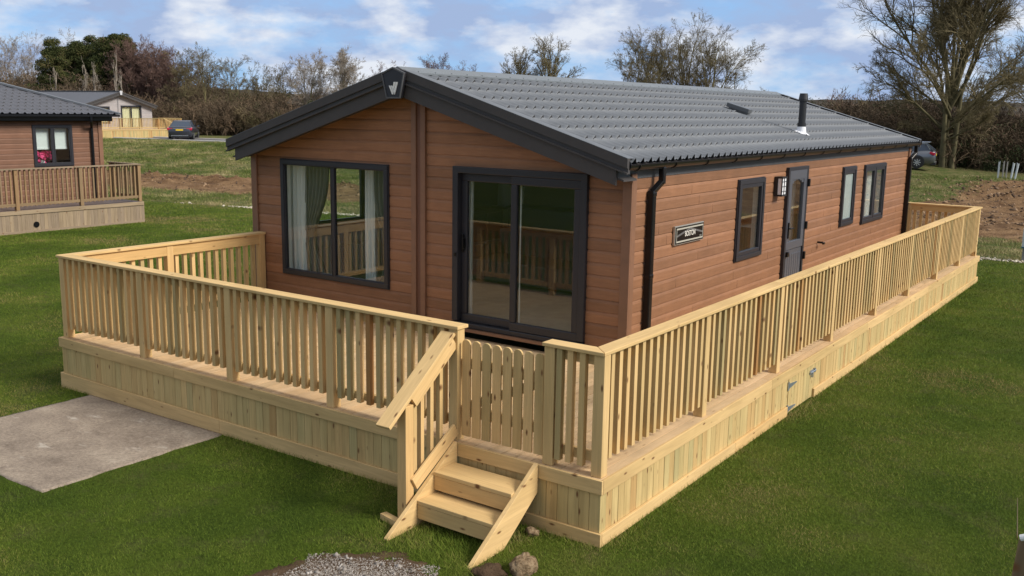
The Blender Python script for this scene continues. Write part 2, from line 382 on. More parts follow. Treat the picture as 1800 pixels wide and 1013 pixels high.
# concrete slab by the deck
def build_slab():
    o = MB(); xs = np.linspace(-6.87, -4.48, 60); ys = np.linspace(-1.96, -.03, 50)
    X, Y = np.meshgrid(xs, ys, indexing='ij'); e = (fbm(X*6, Y*6)-.5)*.05
    X2 = X+np.where(X <= xs[0], e, 0)+np.where(X >= xs[-1], e, 0); Y2 = Y+np.where(Y <= ys[0], e, 0)
    Z = hz(X, Y)+.012+.006*(fbm(X*2, Y*2)-.5)
    P = np.stack([X2, Y2, Z], -1).reshape(-1, 3); nv = len(ys)
    i, j = np.meshgrid(np.arange(len(xs)-1), np.arange(nv-1), indexing='ij'); a = (i*nv+j).ravel()
    F = np.stack([a, a+nv, a+nv+1, a+1], -1)
    m = Mat('worn_concrete'); p = m.pos()
    c = m.ramp(m.noise(p, 2.4, 7, .62, .4), [(.30, (.20, .16, .125)), (.48, (.265, .215, .168)), (.62, (.315, .258, .20)), (.78, (.40, .34, .27))])
    c = m.mixc(1.0, c, m.ramp(m.noise(p, 34, 6, .8), [(.3, (.58, .57, .56)), (.7, (1.32, 1.32, 1.32))]), 'MULTIPLY')
    c = m.mixc(m.ramp(m.noise(m.mapv(p, (.5, 1.4, 1)), 3.1, 6, .7), [(.60, (0, 0, 0)), (.70, (.55, .55, .55))]), c, (.54, .49, .42))
    m.color(c); m.rough(.92); m.spec(.15); m.bump(m.noise(p, 60, 5, .7), .8, .008)
    s = mesh_np('concrete_pad', P, F, m.m, smooth=True); md = s.modifiers.new('thick', 'SOLIDIFY'); md.thickness = .08; md.offset = -1
    tag(s, kind='structure')
build_slab()

# ================================================================== LODGE HELPERS
ZD = .535
def clip_wall(mb, P, u0, u1, z0, z1, openings, prof=None, ztop=None, mi=0, bvs=None, pitch=.138):
    """planked wall. P(u,z,n)->world. ztop(u)-> not None: list of (uL(z),uR(z)) limits"""
    zs = [z0]
    k = math.floor(z0/pitch)
    if prof:
        while k*pitch < z1:
            for dz, n in prof:
                z = k*pitch+dz
                if z0 < z < z1: zs.append(z)
            k += 1
    zs.append(z1)
    for o in openings: zs += [o[2], o[3]]
    zs = sorted(set(round(z, 5) for z in zs if z0-1e-6 <= z <= z1+1e-6))
    def nn(z):
        if not prof: return 0
        t = (z/pitch) % 1*pitch; pr = prof+[(pitch, prof[0][1])]
        for (a, na), (b, nb) in zip(pr, pr[1:]):
            if a <= t <= b: return na+(nb-na)*(t-a)/max(b-a, 1e-9)
        return 0
    rb = {}
    for za, zb in zip(zs, zs[1:]):
        if zb-za < 1e-4: continue
        zm = (za+zb)/2; row = math.floor(zm/pitch); rb.setdefault(row, random.random())
        cuts = sorted((o[0], o[1]) for o in openings if o[2] < zm < o[3])
        iv = []; a = u0
        for c0, c1 in cuts:
            if c0 > a: iv.append((a, c0))
            a = max(a, c1)
        if a < u1: iv.append((a, u1))
        lims = [(-1e9, 1e9)]*2 if ztop is None else [ztop(za), ztop(zb)]
        na = nn(za+1e-5); nb = nn(zb-1e-5)
        for a, b in iv:
            aA, bA = max(a, lims[0][0]), min(b, lims[0][1]); aB, bB = max(a, lims[1][0]), min(b, lims[1][1])
            if bA-aA < 1e-3: continue
            if bB < aB: aB = bB = (aB+bB)/2
            V = [P(aA, za, na), P(bA, za, na), P(bB, zb, nb), P(aB, zb, nb)]
            g = [(aA, za, 0), (bA, za, 0), (bB, zb, 0), (aB, zb, 0)]
            o = len(mb.V); mb.V += V; mb.F.append((o, o+1, o+2, o+3)); mb.M.append(mi)
            off = rb[row]*50
            mb.G += [(q[0]+off, q[1]+off, 0) for q in g]; mb.B += [rb[row]]*4
PROF = [(0, -.012), (.002, -.012), (.005, -.002), (.100, 0.0), (.120, -.005), (.134, -.012)]
def plane(O, U, N):
    O = np.array(O, float); U = np.array(U, float); N = np.array(N, float)
    return lambda u, z, n=0: tuple(O+U*u+N*n+np.array([0, 0, z]))
def RM(U, N): return np.array([U, N, (0, 0, 1)], float).T
def opening_frame(name, P, U, N, u0, u1, z0, z1, parent, splits=(), fw=.055, depth=.075, proud=.03, mat=None, panes='pane', glass=None, transom=None, sash=.045, sill=False, label=None):
    mat = mat or ANTH2; R = RM(U, N); f = MB(); nc = proud-depth/2
    f.box(P((u0+u1)/2, z1-fw/2, nc), (u1-u0, depth, fw), R); f.box(P((u0+u1)/2, z0+fw/2, nc), (u1-u0, depth, fw), R)
    for u in (u0+fw/2, u1-fw/2): f.box(P(u, (z0+z1)/2, nc), (fw, depth, z1-z0-2*fw), R)
    # thin raised outer lip
    for (a, b, c, d) in ((u0-.012, u1+.012, z1, z1+.012), (u0-.012, u1+.012, z0-.012, z0), (u0-.012, u0, z0, z1), (u1, u1+.012, z0, z1)):
        f.box(P((a+b)/2, (c+d)/2, .008), (b-a, .03, d-c), R)
    edges = [u0+fw]+list(splits)+[u1-fw]
    for s in splits: f.box(P(s, (z0+z1)/2, nc-.006), (.05, depth-.02, z1-z0-2*fw), R)
    o = bevel(f.build(name, mat, parent), .004)
    if label: o['label'] = label
    if depth == .075:
        rv = MB(); na_, nb_ = proud-depth-.001, -.125; nm_ = (na_+nb_)/2; dd_ = na_-nb_
        for z in (z0+.02, z1-.02): rv.box(P((u0+u1)/2, z, nm_), (u1-u0-.04, dd_, .02), R)
        for u in (u0+.02, u1-.02): rv.box(P(u, (z0+z1)/2, nm_), (.02, dd_, z1-z0-.06), R)
        rv.build('reveal', WHITE, o)
    for a, b in zip(edges, edges[1:]):
        a2 = a+(.025 if a != u0+fw else 0); b2 = b-(.025 if b != u1-fw else 0)
        s = MB(); zz0, zz1 = z0+fw, z1-fw; n2 = proud-.035
        s.box(P((a2+b2)/2, zz1-sash/2, n2), (b2-a2, .05, sash), R); s.box(P((a2+b2)/2, zz0+sash/2, n2), (b2-a2, .05, sash), R)
        for u in (a2+sash/2, b2-sash/2): s.box(P(u, (zz0+zz1)/2, n2), (sash, .05, zz1-zz0-2*sash), R)
        bevel(s.build('sash', mat, o), .006, 2)
        g = MB(); g.box(P((a2+b2)/2, (zz0+zz1)/2, n2-.004), (b2-a2-2*sash, .006, zz1-zz0-2*sash), R); g.build(panes, glass or GLASS, o)
    return o
def curtain(name, P, u0, u1, z0, z1, n, mat, waves, amp=.03, pinch=None, **tags):
    """pleated cloth, optional pinch (z, u, half width) where it is tied"""
    nu, nz = int(waves*10), 24; V = []; F = []
    for k in range(2):
        for j in range(nz+1):
            z = z0+(z1-z0)*j/nz
            for i in range(nu+1):
                t = i/nu; u = u0+(u1-u0)*t
                if pinch:
                    zp, up, hw = pinch; q = math.exp(-((z-zp)/.45)**2)*.92
                    u = u*(1-q)+(up+(t-.5)*2*hw)*q
                nn = n-k*.006+amp*math.sin(t*waves*2*math.pi+math.sin(j*.15))
                V.append(P(u, z, nn))
    S = (nz+1)*(nu+1)
    for k in range(2):
        for j in range(nz):
            for i in range(nu):
                a = k*S+j*(nu+1)+i; q = (a, a+1, a+nu+2, a+nu+1); F.append(q if k == 0 else q[::-1])
    o = mesh_np(name, V, F, mat, smooth=True)
    return tag(o, **tags)

def tile_slope(x_eave, z_eave, x_ridge, z_ridge, y0, y1, row=.35, wave=.18, res=10, back=None):
    """pressed tile sheet as numpy grid; returns V,F"""
    L = math.hypot(x_ridge-x_eave, z_ridge-z_eave); nrow = int(round(L/row)); row = L/nrow
    ux = (x_ridge-x_eave)/L; uz = (z_ridge-z_eave)/L; nx, nz = (-uz*(1 if ux > 0 else -1), abs(ux))
    ny = int((y1-y0)/wave*res); ys = np.linspace(y0, y1, ny+1); t = (ys-y0)/wave % 1
    prof = .024*np.exp(-((t-.5)/.17)**2)+.004*np.cos(t*4*math.pi)
    ss = []
    for r in range(nrow): ss += [(r*row, .004), (r*row+row*.14, .0035), (r*row+row*.5, .003), ((r+1)*row-.003, .001)]
    V = []
    for sdist, h in ss:
        for k, y in enumerate(ys):
            hh = prof[k]*{.004: 1.75, .0035: 1.1, .003: .95, .001: .8}[h]+h; V.append((x_eave+ux*sdist+nx*hh, y, z_eave+uz*sdist+nz*hh))
    n1 = ny+1; F = []; FM = []
    for r in range(len(ss)-1):
        a = r*n1+np.arange(ny); F.append(np.stack([a, a+1, a+n1+1, a+n1], -1)); FM.append(((prof[:-1]+prof[1:])/2 > .008)&(r % 4 == 3))  # mask picks the roll lips that get the painted shade colour
    return np.array(V), np.vstack(F), np.concatenate(FM).astype(int)

# ================================================================== MAIN LODGE
XL, XR, YF, YB = -7.6, -1.5, 3.1, 15.2
XM = -4.55; ZA = 3.75; EV = 3.17; M = (3.75-2.80)/3.16
YG0, YG1 = 2.75, 15.5
lodge = empty('holiday_lodge', (XM, YF, 0), label='large brown plank-clad lodge with grey tiled roof behind the new pale timber deck', cat='lodge')
def inv(o):  # keep world-space verts though parented to a moved empty
    o.matrix_parent_inverse = o.parent.matrix_world.inverted() if o.parent else Matrix(); return o
lodge.location = (0, 0, 0)   # vertices are in world space
roofz = lambda x: ZA-M*abs(x-XM)
def lims(z):
    if z <= roofz(XR)-.02: return (-1e9, 1e9)
    h = (ZA-.03-z)/M; return (XM-h, XM+h)
PF = plane((0, YF, 0), (1, 0, 0), (0, -1, 0)); PS = plane((XR, 0, 0), (0, 1, 0), (1, 0, 0)); PL = plane((XL, 0, 0), (0, 1, 0), (-1, 0, 0)); PB = plane((0, YB, 0), (1, 0, 0), (0, 1, 0))
FO = [(-7.01, -5.00, .985, 2.585), (-3.92, -2.02, .66, 2.635)]
SO = [(6.06, 6.98, 1.355, 2.44), (7.88, 8.76, .66, 2.54), (10.65, 11.38, 1.42, 2.43), (11.95, 13.35, 1.355, 2.42)]
LO = [(4.10, 5.35, 1.48, 2.45), (8.5, 9.7, 1.4, 2.42)]
def cw(P, u0, u1, z1, ops, zt=None, inner=False):
    mb = MB(); clip_wall(mb, (lambda u, z, n=0: P(u, z, n-.12)) if inner else P, u0, u1, .60 if not inner else .62, z1, ops, None if inner else PROF, zt); return mb
cw(PF, XL, XR, ZA-.04, FO, lims).build('wall', SIDING, lodge, label='front gable wall of brown planks')
cw(PS, YF, YB, 2.79, SO).build('wall', SIDING, lodge, label='long side wall of brown planks')
cw(PL, YF, YB, 2.79, LO).build('wall', SIDING, lodge); cw(PB, XL, XR, ZA-.04, [], lims).build('wall', SIDING, lodge)
ib = MB()
for P, a, b, z, o, zt in ((PF, XL+.12, XR-.12, 2.62, FO, None), (PS, YF+.12, YB-.12, 2.62, SO, None), (PL, YF+.12, YB-.12, 2.62, LO, None), (PB, XL+.12, XR-.12, 2.62, [], None)):
    clip_wall(ib, lambda u, z, n=0, P=P: P(u, z, n-.12), a, b, .66, z, o)
ib.bb(XL+.12, XR-.12, YF+.12, YB-.12, 2.62, 2.66)
ib.bb(XL+.12, XR-.12, 8.6, 8.7, .68, 2.62)      # partition
ib.build('interior_lining', INNER, lodge)
fl = MB(); fl.bb(XL+.11, XR-.11, YF+.11, YB-.11, .60, .68); fl.build('interior_floor', INFLOOR, lodge)
# plank butt joints
jb = MB()
for P, u0, u1, ops in ((PS, YF+.3, YB-.2, SO),):
    for k in range(5, 20):
        z = k*.138; u = u0+random.random()*3.2
        while u < u1:
            if not any(o[0]-.08 < u < o[1]+.08 and o[2]-.14 < z+.06 < o[3]+.02 for o in ops) and z+.12 < 2.6:
                jb.box(P(u, z+.061, -.003), (.003, .007, .100), RM((0, 1, 0), (1, 0, 0)))
            u += 2.6+random.random()*2.2
jb.build('plank_joint', mat_simple('joint_shadow_gap', (.10, .045, .025), .8), lodge)
# corner trims and pilaster
tr = MB()
def Lcorner(x, y, sx, sy, z1):
    m = MB(); t = .028; wd = .085
    m.bb(x-sx*wd, x+sx*t, y, y+sy*t, .58, z1) if False else None
    m.bb(min(x-sx*wd, x+sx*t), max(x-sx*wd, x+sx*t), min(y, y+sy*t), max(y, y+sy*t), .58, z1)
    m.bb(min(x, x+sx*t), max(x, x+sx*t), min(y, y-sy*wd), max(y, y-sy*wd), .58, z1)
    return bevel(m.build('corner_trim', TRIMB, lodge), .004)
Lcorner(XR, YF, 1, -1, 2.66); Lcorner(XL, YF, -1, -1, 2.66); Lcorner(XR, YB, 1, 1, 2.66); Lcorner(XL, YB, -1, 1, 2.66)
pm = MB(); pm.bb(-4.59, -4.515, YF-.035, YF, .58, 3.52); pm.bb(-4.44, -4.365, YF-.035, YF, .58, 3.48); pm.build('wall_pilaster', TRIMB, lodge)
pm = MB(); pm.bb(-4.515, -4.44, YF-.012, YF, .58, 3.5); pm.build('wall_pilaster', mat_simple('dark_brown_channel', (.14, .062, .036), .6), lodge)
# roof
Vr, Fr, Mr = tile_slope(XM+EV+.02, ZA-M*EV-.006, XM+.03, ZA-.012, YG0+.05, YG1)
Vl, Fl, Ml = tile_slope(XM-EV-.02, ZA-M*EV-.006, XM-.03, ZA-.012, YG0+.05, YG1)
TSHADE = mat_simple('tile_lip_shade', (.02, .02, .022), .9)  # near-black lip faces: shade under the tile rolls put into the colour
roof = mesh_np('roof', Vr, Fr, [ROOFM, TSHADE], lodge, smooth=False, fm=Mr); roof['label'] = 'right slope of grey pressed tiles'
mesh_np('roof', Vl, Fl, [ROOFM, TSHADE], lodge, smooth=False, fm=Ml)
sb = MB()  # underlay deck closing the roof
for sx in (1, -1): sb.prism([(XM, ZA-.03), (XM+sx*EV, ZA-M*EV-.03), (XM+sx*EV, ZA-M*EV-.09), (XM, ZA-.09)], 1, YG0+.06, YG1-.02)
sb.build('roof_deck', ANTH, lodge)
so = MB()
for sx in (1, -1): so.prism([(XM+.001*sx, ZA-.20), (XM+sx*(EV-.05), ZA-M*(EV-.05)-.20), (XM+sx*(EV-.05), ZA-M*(EV-.05)-.22), (XM+.001*sx, ZA-.22)], 1, YG0+.05, YF-.014)
so.build('soffit', ANTH, lodge)
rc = MB()
for sx in (1, -1):
    rc.prism([(XM, ZA+.055), (XM+sx*.17, ZA+.055-.17*M-.02), (XM+sx*.17, ZA+.035-.17*M-.02), (XM, ZA+.035)], 1, YG0+.02, YG1+.02)
    for k in range(40): rc.tube((XM+sx*.14, 3.0+k*.32, ZA+.055-.14*M-.02), (XM+sx*.14+.002*sx, 3.0+k*.32, ZA+.066-.14*M-.02), .008, n=6)
rc.build('ridge_cap', mat_simple('grey_ridge_metal', (.14, .155, .165), .4, 0, None, .06), lodge)
# verges + barge boards, both gables
for y, sy in ((YG0, -1), (YG1, 1)):
    for sx in (1, -1):
        b = MB(); E = EV+.02; z = lambda d, o=0: ZA-M*d+o
        b.prism([(XM+sx*.02, z(.02, .045)), (XM+sx*E, z(E, .045)), (XM+sx*E, z(E, -.055)), (XM+sx*.02, z(.02, -.055))], 1, y+sy*.012, y-sy*.05)
        b.prism([(XM+sx*.02, z(.02, -.055)), (XM+sx*E, z(E, -.055)), (XM+sx*E, z(E, -.115)), (XM+sx*.02, z(.02, -.115))], 1, y+sy*-.008, y-sy*.05)
        b.prism([(XM+sx*.02, z(.02, -.100)), (XM+sx*E, z(E, -.100)), (XM+sx*E, z(E, -.118)), (XM+sx*.02, z(.02, -.118))], 1, y+sy*.016, y-sy*.005)
        b.build('verge_trim', ANTH, lodge)
        v = MB(); v.prism([(XM+sx*.16, z(.16, .046)), (XM+sx*E, z(E, .046)), (XM+sx*E, z(E, .052)), (XM+sx*.16, z(.16, .052))], 1, y+sy*.014, y-sy*.13)
        v.build('verge_flashing', ROOFM, lodge)
        f = MB(); E2 = EV-.13
        f.prism([(XM+sx*.02, z(.02, -.115)), (XM+sx*E2, z(E2, -.115)), (XM+sx*E2, z(E2, -.285)), (XM+sx*.02, z(.02, -.285))], 1, y-sy*.022, y-sy*.052)
        f.build('barge_board', ANTH, lodge)
# eaves fascia + gutter, both sides
for sx in (1, -1):
    f = MB(); xf = XM+sx*(EV-.13); f.bb(xf-.014, xf+.014, YG0+.055, YG1-.055, 2.605, 2.79); f.bb(min(xf, XM+sx*3.04), max(xf, XM+sx*3.04), YG0+.1, YG1-.06, 2.605, 2.62)
    f.build('fascia', ANTH3, lodge)
    g = MB(); xg = XM+sx*(EV-.02); zg = 2.762; r = .056; n = 8
    for k in range(n):
        a0, a1 = math.pi*(1+k/n), math.pi*(1+(k+1)/n)
        q = [(xg+r*math.cos(a0), zg+r*math.sin(a0)), (xg+r*math.cos(a1), zg+r*math.sin(a1)), (xg+(r-.004)*math.cos(a1), zg+(r-.004)*math.sin(a1)), (xg+(r-.004)*math.cos(a0), zg+(r-.004)*math.sin(a0))]
        g.prism(q, 1, YG0+.04, YG1+.03)
    for yy in (YG0+.04, YG1+.03): g.tube((xg, yy-.006, zg), (xg, yy+.006, zg), r+.006, n=16)
    g.bb(xg+sx*(r-.008), xg+sx*(r+.006), YG0+.04, YG1+.03, zg, zg+.012)
    gut = g.build('gutter', BLACK, lodge)
    for k in range(15):
        yy = YG0+.25+k*.87; b = MB()
        for j in range(6):
            a0, a1 = math.pi*(1+j/6), math.pi*(1+(j+1)/6); R_ = r+.007
            b.beam((xg+R_*math.cos(a0), yy, zg+R_*math.sin(a0)), (xg+R_*math.cos(a1), yy, zg+R_*math.sin(a1)), .026, .008, side=(0, 1, 0))
        if sx == 1 and k < 14: b.build('bracket', BLACK, gut)
def downpipe(y, ysw):
    d = MB(); xw = XR+.05; xo = XR+.105
    d.bb(xo-.033, xo+.033, ysw-.033, ysw+.033, 2.53, 2.72)
    d.beam((xo, ysw, 2.56), (xw, y, 2.44), .066, .066, side=(0, 1, 0)); d.bb(xw-.038, xw+.038, y-.040, y+.040, .54, 2.46)
    for z in (2.42, 1.5): d.bb(xw-.042, xw+.042, y-.045, y+.045, z-.025, z+.025)
    return bevel(d.build('downpipe', BLACK, lodge), .01)
downpipe(3.50, 3.62); downpipe(15.12, 15.3)
# flue, vent
fz = roofz(-2.0); fm = MB(); fm.tube((-2.0, 9.88, fz+.12), (-2.0, 9.88, fz+.60), .058, n=16); fm.tube((-2.0, 9.88, fz+.13), (-2.0, 9.88, fz+.19), .070, n=16)
fm.tube((-2.0, 9.88, fz+.54), (-2.0, 9.88, fz+.57), .074, n=16); fm.tube((-2.0, 9.88, fz+.57), (-2.0, 9.88, fz+.67), .078, .062, n=16)
flue = fm.build('flue', BLACKM, lodge)
fm = MB(); fm.tube((-2.0, 9.88, fz-.04), (-2.0, 9.88, fz+.15), .092, .066, n=16)
for k in range(14):
    a = k/14*2*math.pi; rr = .12+.03*(k % 2); fm.add([(-2.0+.07*math.cos(a), 9.88+.07*math.sin(a), roofz(-2+.07*math.cos(a))+.06), (-2.0+.07*math.cos(a+.45), 9.88+.07*math.sin(a+.45), roofz(-2+.07*math.cos(a+.45))+.06), (-2.0+rr*math.cos(a+.45), 9.88+rr*math.sin(a+.45), roofz(-2+rr*math.cos(a+.45))+.035), (-2.0+rr*math.cos(a), 9.88+rr*math.sin(a), roofz(-2+rr*math.cos(a))+.035)], [(0, 1, 2, 3)])
fm.build('flashing', LEADW, flue)
vm = MB(); R_ = np.array([(math.cos(-.285), 0, math.sin(-.285)), (0, 1, 0), (-math.sin(-.285), 0, math.cos(-.285))]).T
vm.box((-3.12, 9.92, roofz(-3.12)+.085), (.42, .17, .075), R_); vm.box((-3.12, 9.92, roofz(-3.12)+.04), (.36, .12, .06), R_); bevel(vm.build('roof_vent', mat_simple('vent_plastic', (.09, .095, .10), .35), lodge), .01)
# gable badge
bm_ = MB(); bp_ = [(-4.695, 3.665), (XM, 3.775), (-4.405, 3.665), (-4.455, 3.415), (-4.645, 3.415)]
bp_ = [(XM-.185, 3.725), (XM, 3.795), (XM+.185, 3.725), (XM+.115, 3.425), (XM-.105, 3.425)]
bm_.prism(bp_, 1, YG0-.055, YG0-.0); badge = bevel(bm_.build('gable_badge', ANTH2, lodge), .010)
rm = MB(); sc = lambda p, k: (XM+(p[0]-XM)*k, 3.60+(p[1]-3.60)*k)
inner = [sc(p, .90) for p in bp_]
for i in range(5):
    a, b = bp_[i], bp_[(i+1) % 5]; c, d = inner[(i+1) % 5], inner[i]
    rm.prism([a, b, c, d], 1, YG0-.066, YG0-.050)
rm.build('badge_rim', ANTH3, badge)
em = MB()
def para(pts): em.prism([(XM+x*.001, 3.52+z*.001) for x, z in pts], 1, YG0-.062, YG0-.054)
para([(-62, 55), (-38, 55), (8, -48), (-10, -48)]); para([(-28, 55), (-6, 55), (30, -38), (22, -48), (14, -48)])
para([(2, 20), (14, 0), (44, 98), (16, 98)]); para([(16, -48), (34, -48), (84, 98), (52, 98), (16, -20)])
em.build('emblem', WHITE, badge)
# openings
w1 = opening_frame('window', PF, (1, 0, 0), (0, -1, 0), *FO[0], lodge, splits=(-6.0,), fw=.062, sash=.012, proud=.035, label='wide two-pane front window')
# sliding patio door
R = RM((1, 0, 0), (0, -1, 0)); u0, u1, z0, z1 = FO[1]
f = MB(); fw = .085
f.box(PF((u0+u1)/2, z1-.04, -.03), (u1-u0, .16, .08), R); f.box(PF((u0+u1)/2, z0+.03, -.03), (u1-u0, .16, .06), R)
for u in (u0+fw/2, u1-fw/2): f.box(PF(u, (z0+z1)/2, -.03), (fw, .16, z1-z0-.14), R)
sd = bevel(f.build('sliding_door', ANTH2, lodge, label='two-leaf dark sliding patio door'), .008)
for a, b, n in ((u0+fw, -2.995, -.055), (-3.055, u1-fw, .012)):
    s = MB(); sw = .085; zz0, zz1 = z0+.06, z1-.08
    s.box(PF((a+b)/2, zz1-.05, n), (b-a, .05, .10), R); s.box(PF((a+b)/2, zz0+.05, n), (b-a, .05, .10), R)
    for u in (a+sw/2, b-sw/2): s.box(PF(u, (zz0+zz1)/2, n), (sw, .05, zz1-zz0-.2), R)
    bevel(s.build('door_leaf', ANTH2, sd), .010)
    g = MB(); g.box(PF((a+b)/2, (zz0+zz1)/2, n-.004), (b-a-2*sw, .006, zz1-zz0-.2), R); g.build('pane', GLASS, sd)
h = MB(); h.box(PF(-3.80, 1.70, -.015), (.03, .03, .22), R); h.box(PF(-3.775, 1.70, .0), (.02, .05, .13), R); bevel(h.build('handle', BLACK, sd), .006)
h = MB(); h.box(PF(-3.865, 1.56, .055), (.035, .015, .05), R); bevel(h.build('lock', BLACK, sd), .005)
th = MB(); th.box(PF((u0+u1)/2, .64, .05), (u1-u0+.1, .10, .03), R); th.build('threshold', TRIMB, sd)
for k, o in enumerate(SO):
    if k == 1: continue
    opening_frame('window', PS, (0, 1, 0), (1, 0, 0), *o, lodge, splits=((12.65,) if k == 3 else ()), fw=.06, sash=.055, proud=.04, glass=FROST if k == 2 else None, label='narrow frosted side window' if k == 2 else ('tall side window with tied white curtain' if k == 0 else 'two-pane side window with net curtain'))
for o in LO: opening_frame('window', PL, (0, 1, 0), (-1, 0, 0), *o, lodge, fw=.06, sash=.03)
# entrance door (stable type)
R = RM((0, 1, 0), (1, 0, 0)); a, b, z0, z1 = SO[1]
f = MB()
f.box(PS((a+b)/2, z1-.025, -.02), (b-a, .14, .05), R); f.box(PS((a+b)/2, z0+.02, -.02), (b-a, .14, .04), R)
for u in (a+.03, b-.03): f.box(PS(u, (z0+z1)/2, -.02), (.06, .14, z1-z0-.09), R)
door = bevel(f.build('door', ANTH2, lodge, label='glazed grey stable door on the side wall'), .005)
DM = mat_simple('grey_door_skin', (.075, .08, .095), .38)
s = MB(); sa, sb_ = a+.06, b-.06; n = .02
s.box(PS((sa+sb_)/2, z1-.12, n), (sb_-sa, .05, .14), R); s.box(PS((sa+sb_)/2, 1.36, n), (sb_-sa, .05, .12), R)
for u in (sa+.06, sb_-.06): s.box(PS(u, (1.42+z1-.19)/2, n), (.12, .05, z1-.19-1.42), R)
# arched head to the glass
for k in range(6):
    t0 = k/6; uu = sa+.12+t0*(sb_-sa-.24); hh = .07*abs(2*(t0+1/12)-1)**2+.006
    s.box(PS(uu+(sb_-sa-.24)/12, z1-.19-hh/2, n-.004), ((sb_-sa-.24)/6, .04, hh), R)
bevel(s.build('upper_leaf', DM, door), .008)
g = MB(); g.box(PS((sa+sb_)/2, (1.42+z1-.19)/2, n-.006), (sb_-sa-.24, .006, z1-.19-1.42), R); g.build('pane', GLASS, door)
s = MB(); s.box(PS((sa+sb_)/2, (z0+.05+1.29)/2, n-.012), (sb_-sa, .035, 1.29-z0-.05), R)
for k in range(7): s.box(PS(sa+.10+k*(sb_-sa-.2)/6, (z0+.12+1.22)/2, n+.008), ((sb_-sa-.2)/6-.012, .012, 1.10-z0), R)
bevel(s.build('lower_leaf', DM, door), .004)
for z in (2.28, 1.62, 1.15):
    hh = MB(); hh.box(PS(b-.02, z, .06), (.05, .05, .12), R); bevel(hh.build('hinge', BLACK, door), .008)
hh = MB(); hh.box(PS(sa+.05, 1.60, .055), (.035, .015, .24), R); hh.box(PS(sa+.10, 1.63, .09), (.13, .018, .02), R); hh.box(PS(sa+.05, 1.63, .07), (.02, .04, .02), R); bevel(hh.build('handle', BLACK, door), .004)
hh = MB(); hh.box(PS(sa+.06, 1.24, .06), (.08, .035, .08), R); bevel(hh.build('lock', BLACK, door), .01)
# wall lamp
lm = MB(); lm.box(PS(7.50, 2.29, .03), (.20, .05, .28), R); lm.box(PS(7.50, 2.42, .09), (.20, .07, .02), R); lm.box(PS(7.50, 2.16, .09), (.20, .07, .02), R)
for u, q_ in ((7.408, .016), (7.50, .006), (7.592, .016)): lm.box(PS(u, 2.29, .118), (q_, .012, .26), R)
for z in (2.22, 2.29, 2.36): lm.box(PS(7.5, z, .118), (.20, .008, .006), R)
lamp = lm.build('wall_lamp', BLACKM, lodge)
lm = MB(); lm.box(PS(7.50, 2.29, .085), (.18, .055, .23), R); lm.build('lamp_glass', mat_simple('frosted_lamp_glass', (.82, .82, .84), .3), lamp)
tp = MB(); tp.tube(PS(9.58, 1.26, 0), PS(9.58, 1.26, .09), .018); tp.box(PS(9.58, 1.25, .10), (.07, .03, .035), R); bevel(tp.build('outside_tap', BLACK, lodge), .006)
# name sign
sg = MB(); sg.box(PS(4.56, 1.885, .020), (.80, .03, .225), R); sign = bevel(sg.build('name_sign', mat_simple('brushed_silver', (.50, .48, .43), .32, .6), lodge), .004)
sg = MB(); sg.box(PS(4.56, 1.885, .037), (.776, .004, .201), R); sg.build('sign_panel', BLACK, sign)
SILV = mat_simple('silver_print', (.52, .50, .42), .45, .3)
sg = MB()
for (a, b, c, d) in ((4.19, 4.93, 1.952, 1.970), (4.19, 4.93, 1.800, 1.818), (4.19, 4.200, 1.818, 1.952), (4.92, 4.93, 1.818, 1.952)): sg.box(PS((a+b)/2, (c+d)/2, .0405), (b-a, .002, d-c), R)
sg.build('sign_border', SILV, sign)
sg = MB(); GREYP = mat_simple('grey_print', (.12, .115, .11), .5)
for (p, q) in (((4.20, 1.875), (4.56, 1.945)), ((4.56, 1.945), (4.92, 1.875))): sg.beam(PS(*p, .0405), PS(*q, .0405), .022, .002, side=(0, 0, 1))
sg.build('sign_roofline', GREYP, sign)
def text_mesh(txt, size, P, u, z, n, mat, parent, name, sx=1.0, bold=0):
    cu = bpy.data.curves.new('lettering', 'FONT'); cu.body = txt; cu.size = size; cu.align_x = 'CENTER'; cu.align_y = 'CENTER'; cu.extrude = .001; cu.offset = bold
    tmp = bpy.data.objects.new('tmp', cu); me = bpy.data.meshes.new_from_object(tmp); bpy.data.objects.remove(tmp)
    for v in me.vertices: v.co = Vector(P(u+v.co.x*sx, z+v.co.y, n+v.co.z))
    me.materials.clear(); me.materials.append(mat); me.update(); return link(bpy.data.objects.new(name, me), parent)
text_mesh('BOSTON', .088, PS, 4.56, 1.888, .0425, mat_simple('sign_letter_silver', (.70, .67, .60), .5), sign, 'lettering', .82, .001)
text_mesh('20 33', .022, PS, 4.86, 1.835, .0425, SILV, sign, 'lettering', 1.0, .0005)

# ------------------------------------------------------------------ things inside, seen through the glass
curtain('curtain', PF, -7.42, -6.74, .80, 2.5, -.20, CURT, 8, label='sheer white curtain at the left side of the front window', cat='curtain')
curtain('curtain', PF, -6.78, -6.34, .80, 2.5, -.24, CURTD, 6, pinch=(1.50, -6.74, .10), label='dark curtain tied back next to the sheer white one in the front window', cat='curtain')
curtain('curtain', PF, -5.48, -5.0, .80, 2.5, -.24, CURTD, 6, pinch=(1.4, -5.14, .10), label='dark curtain at the right side of the front window', cat='curtain')
curtain('curtain', PF, -5.66, -5.48, .80, 2.5, -.27, CURT, 3, label='narrow pale curtain inside the right pane of the front window', cat='curtain')
curtain('curtain', PF, -3.96, -3.80, .72, 2.5, -.22, CURT, 4, amp=.015, label='sheer curtain bunched at the handle side of the sliding door', cat='curtain')
curtain('curtain', PF, -3.13, -3.06, .72, 2.5, -.20, CURT, 2, amp=.010, label='slim pale curtain edge behind the middle of the sliding door', cat='curtain')
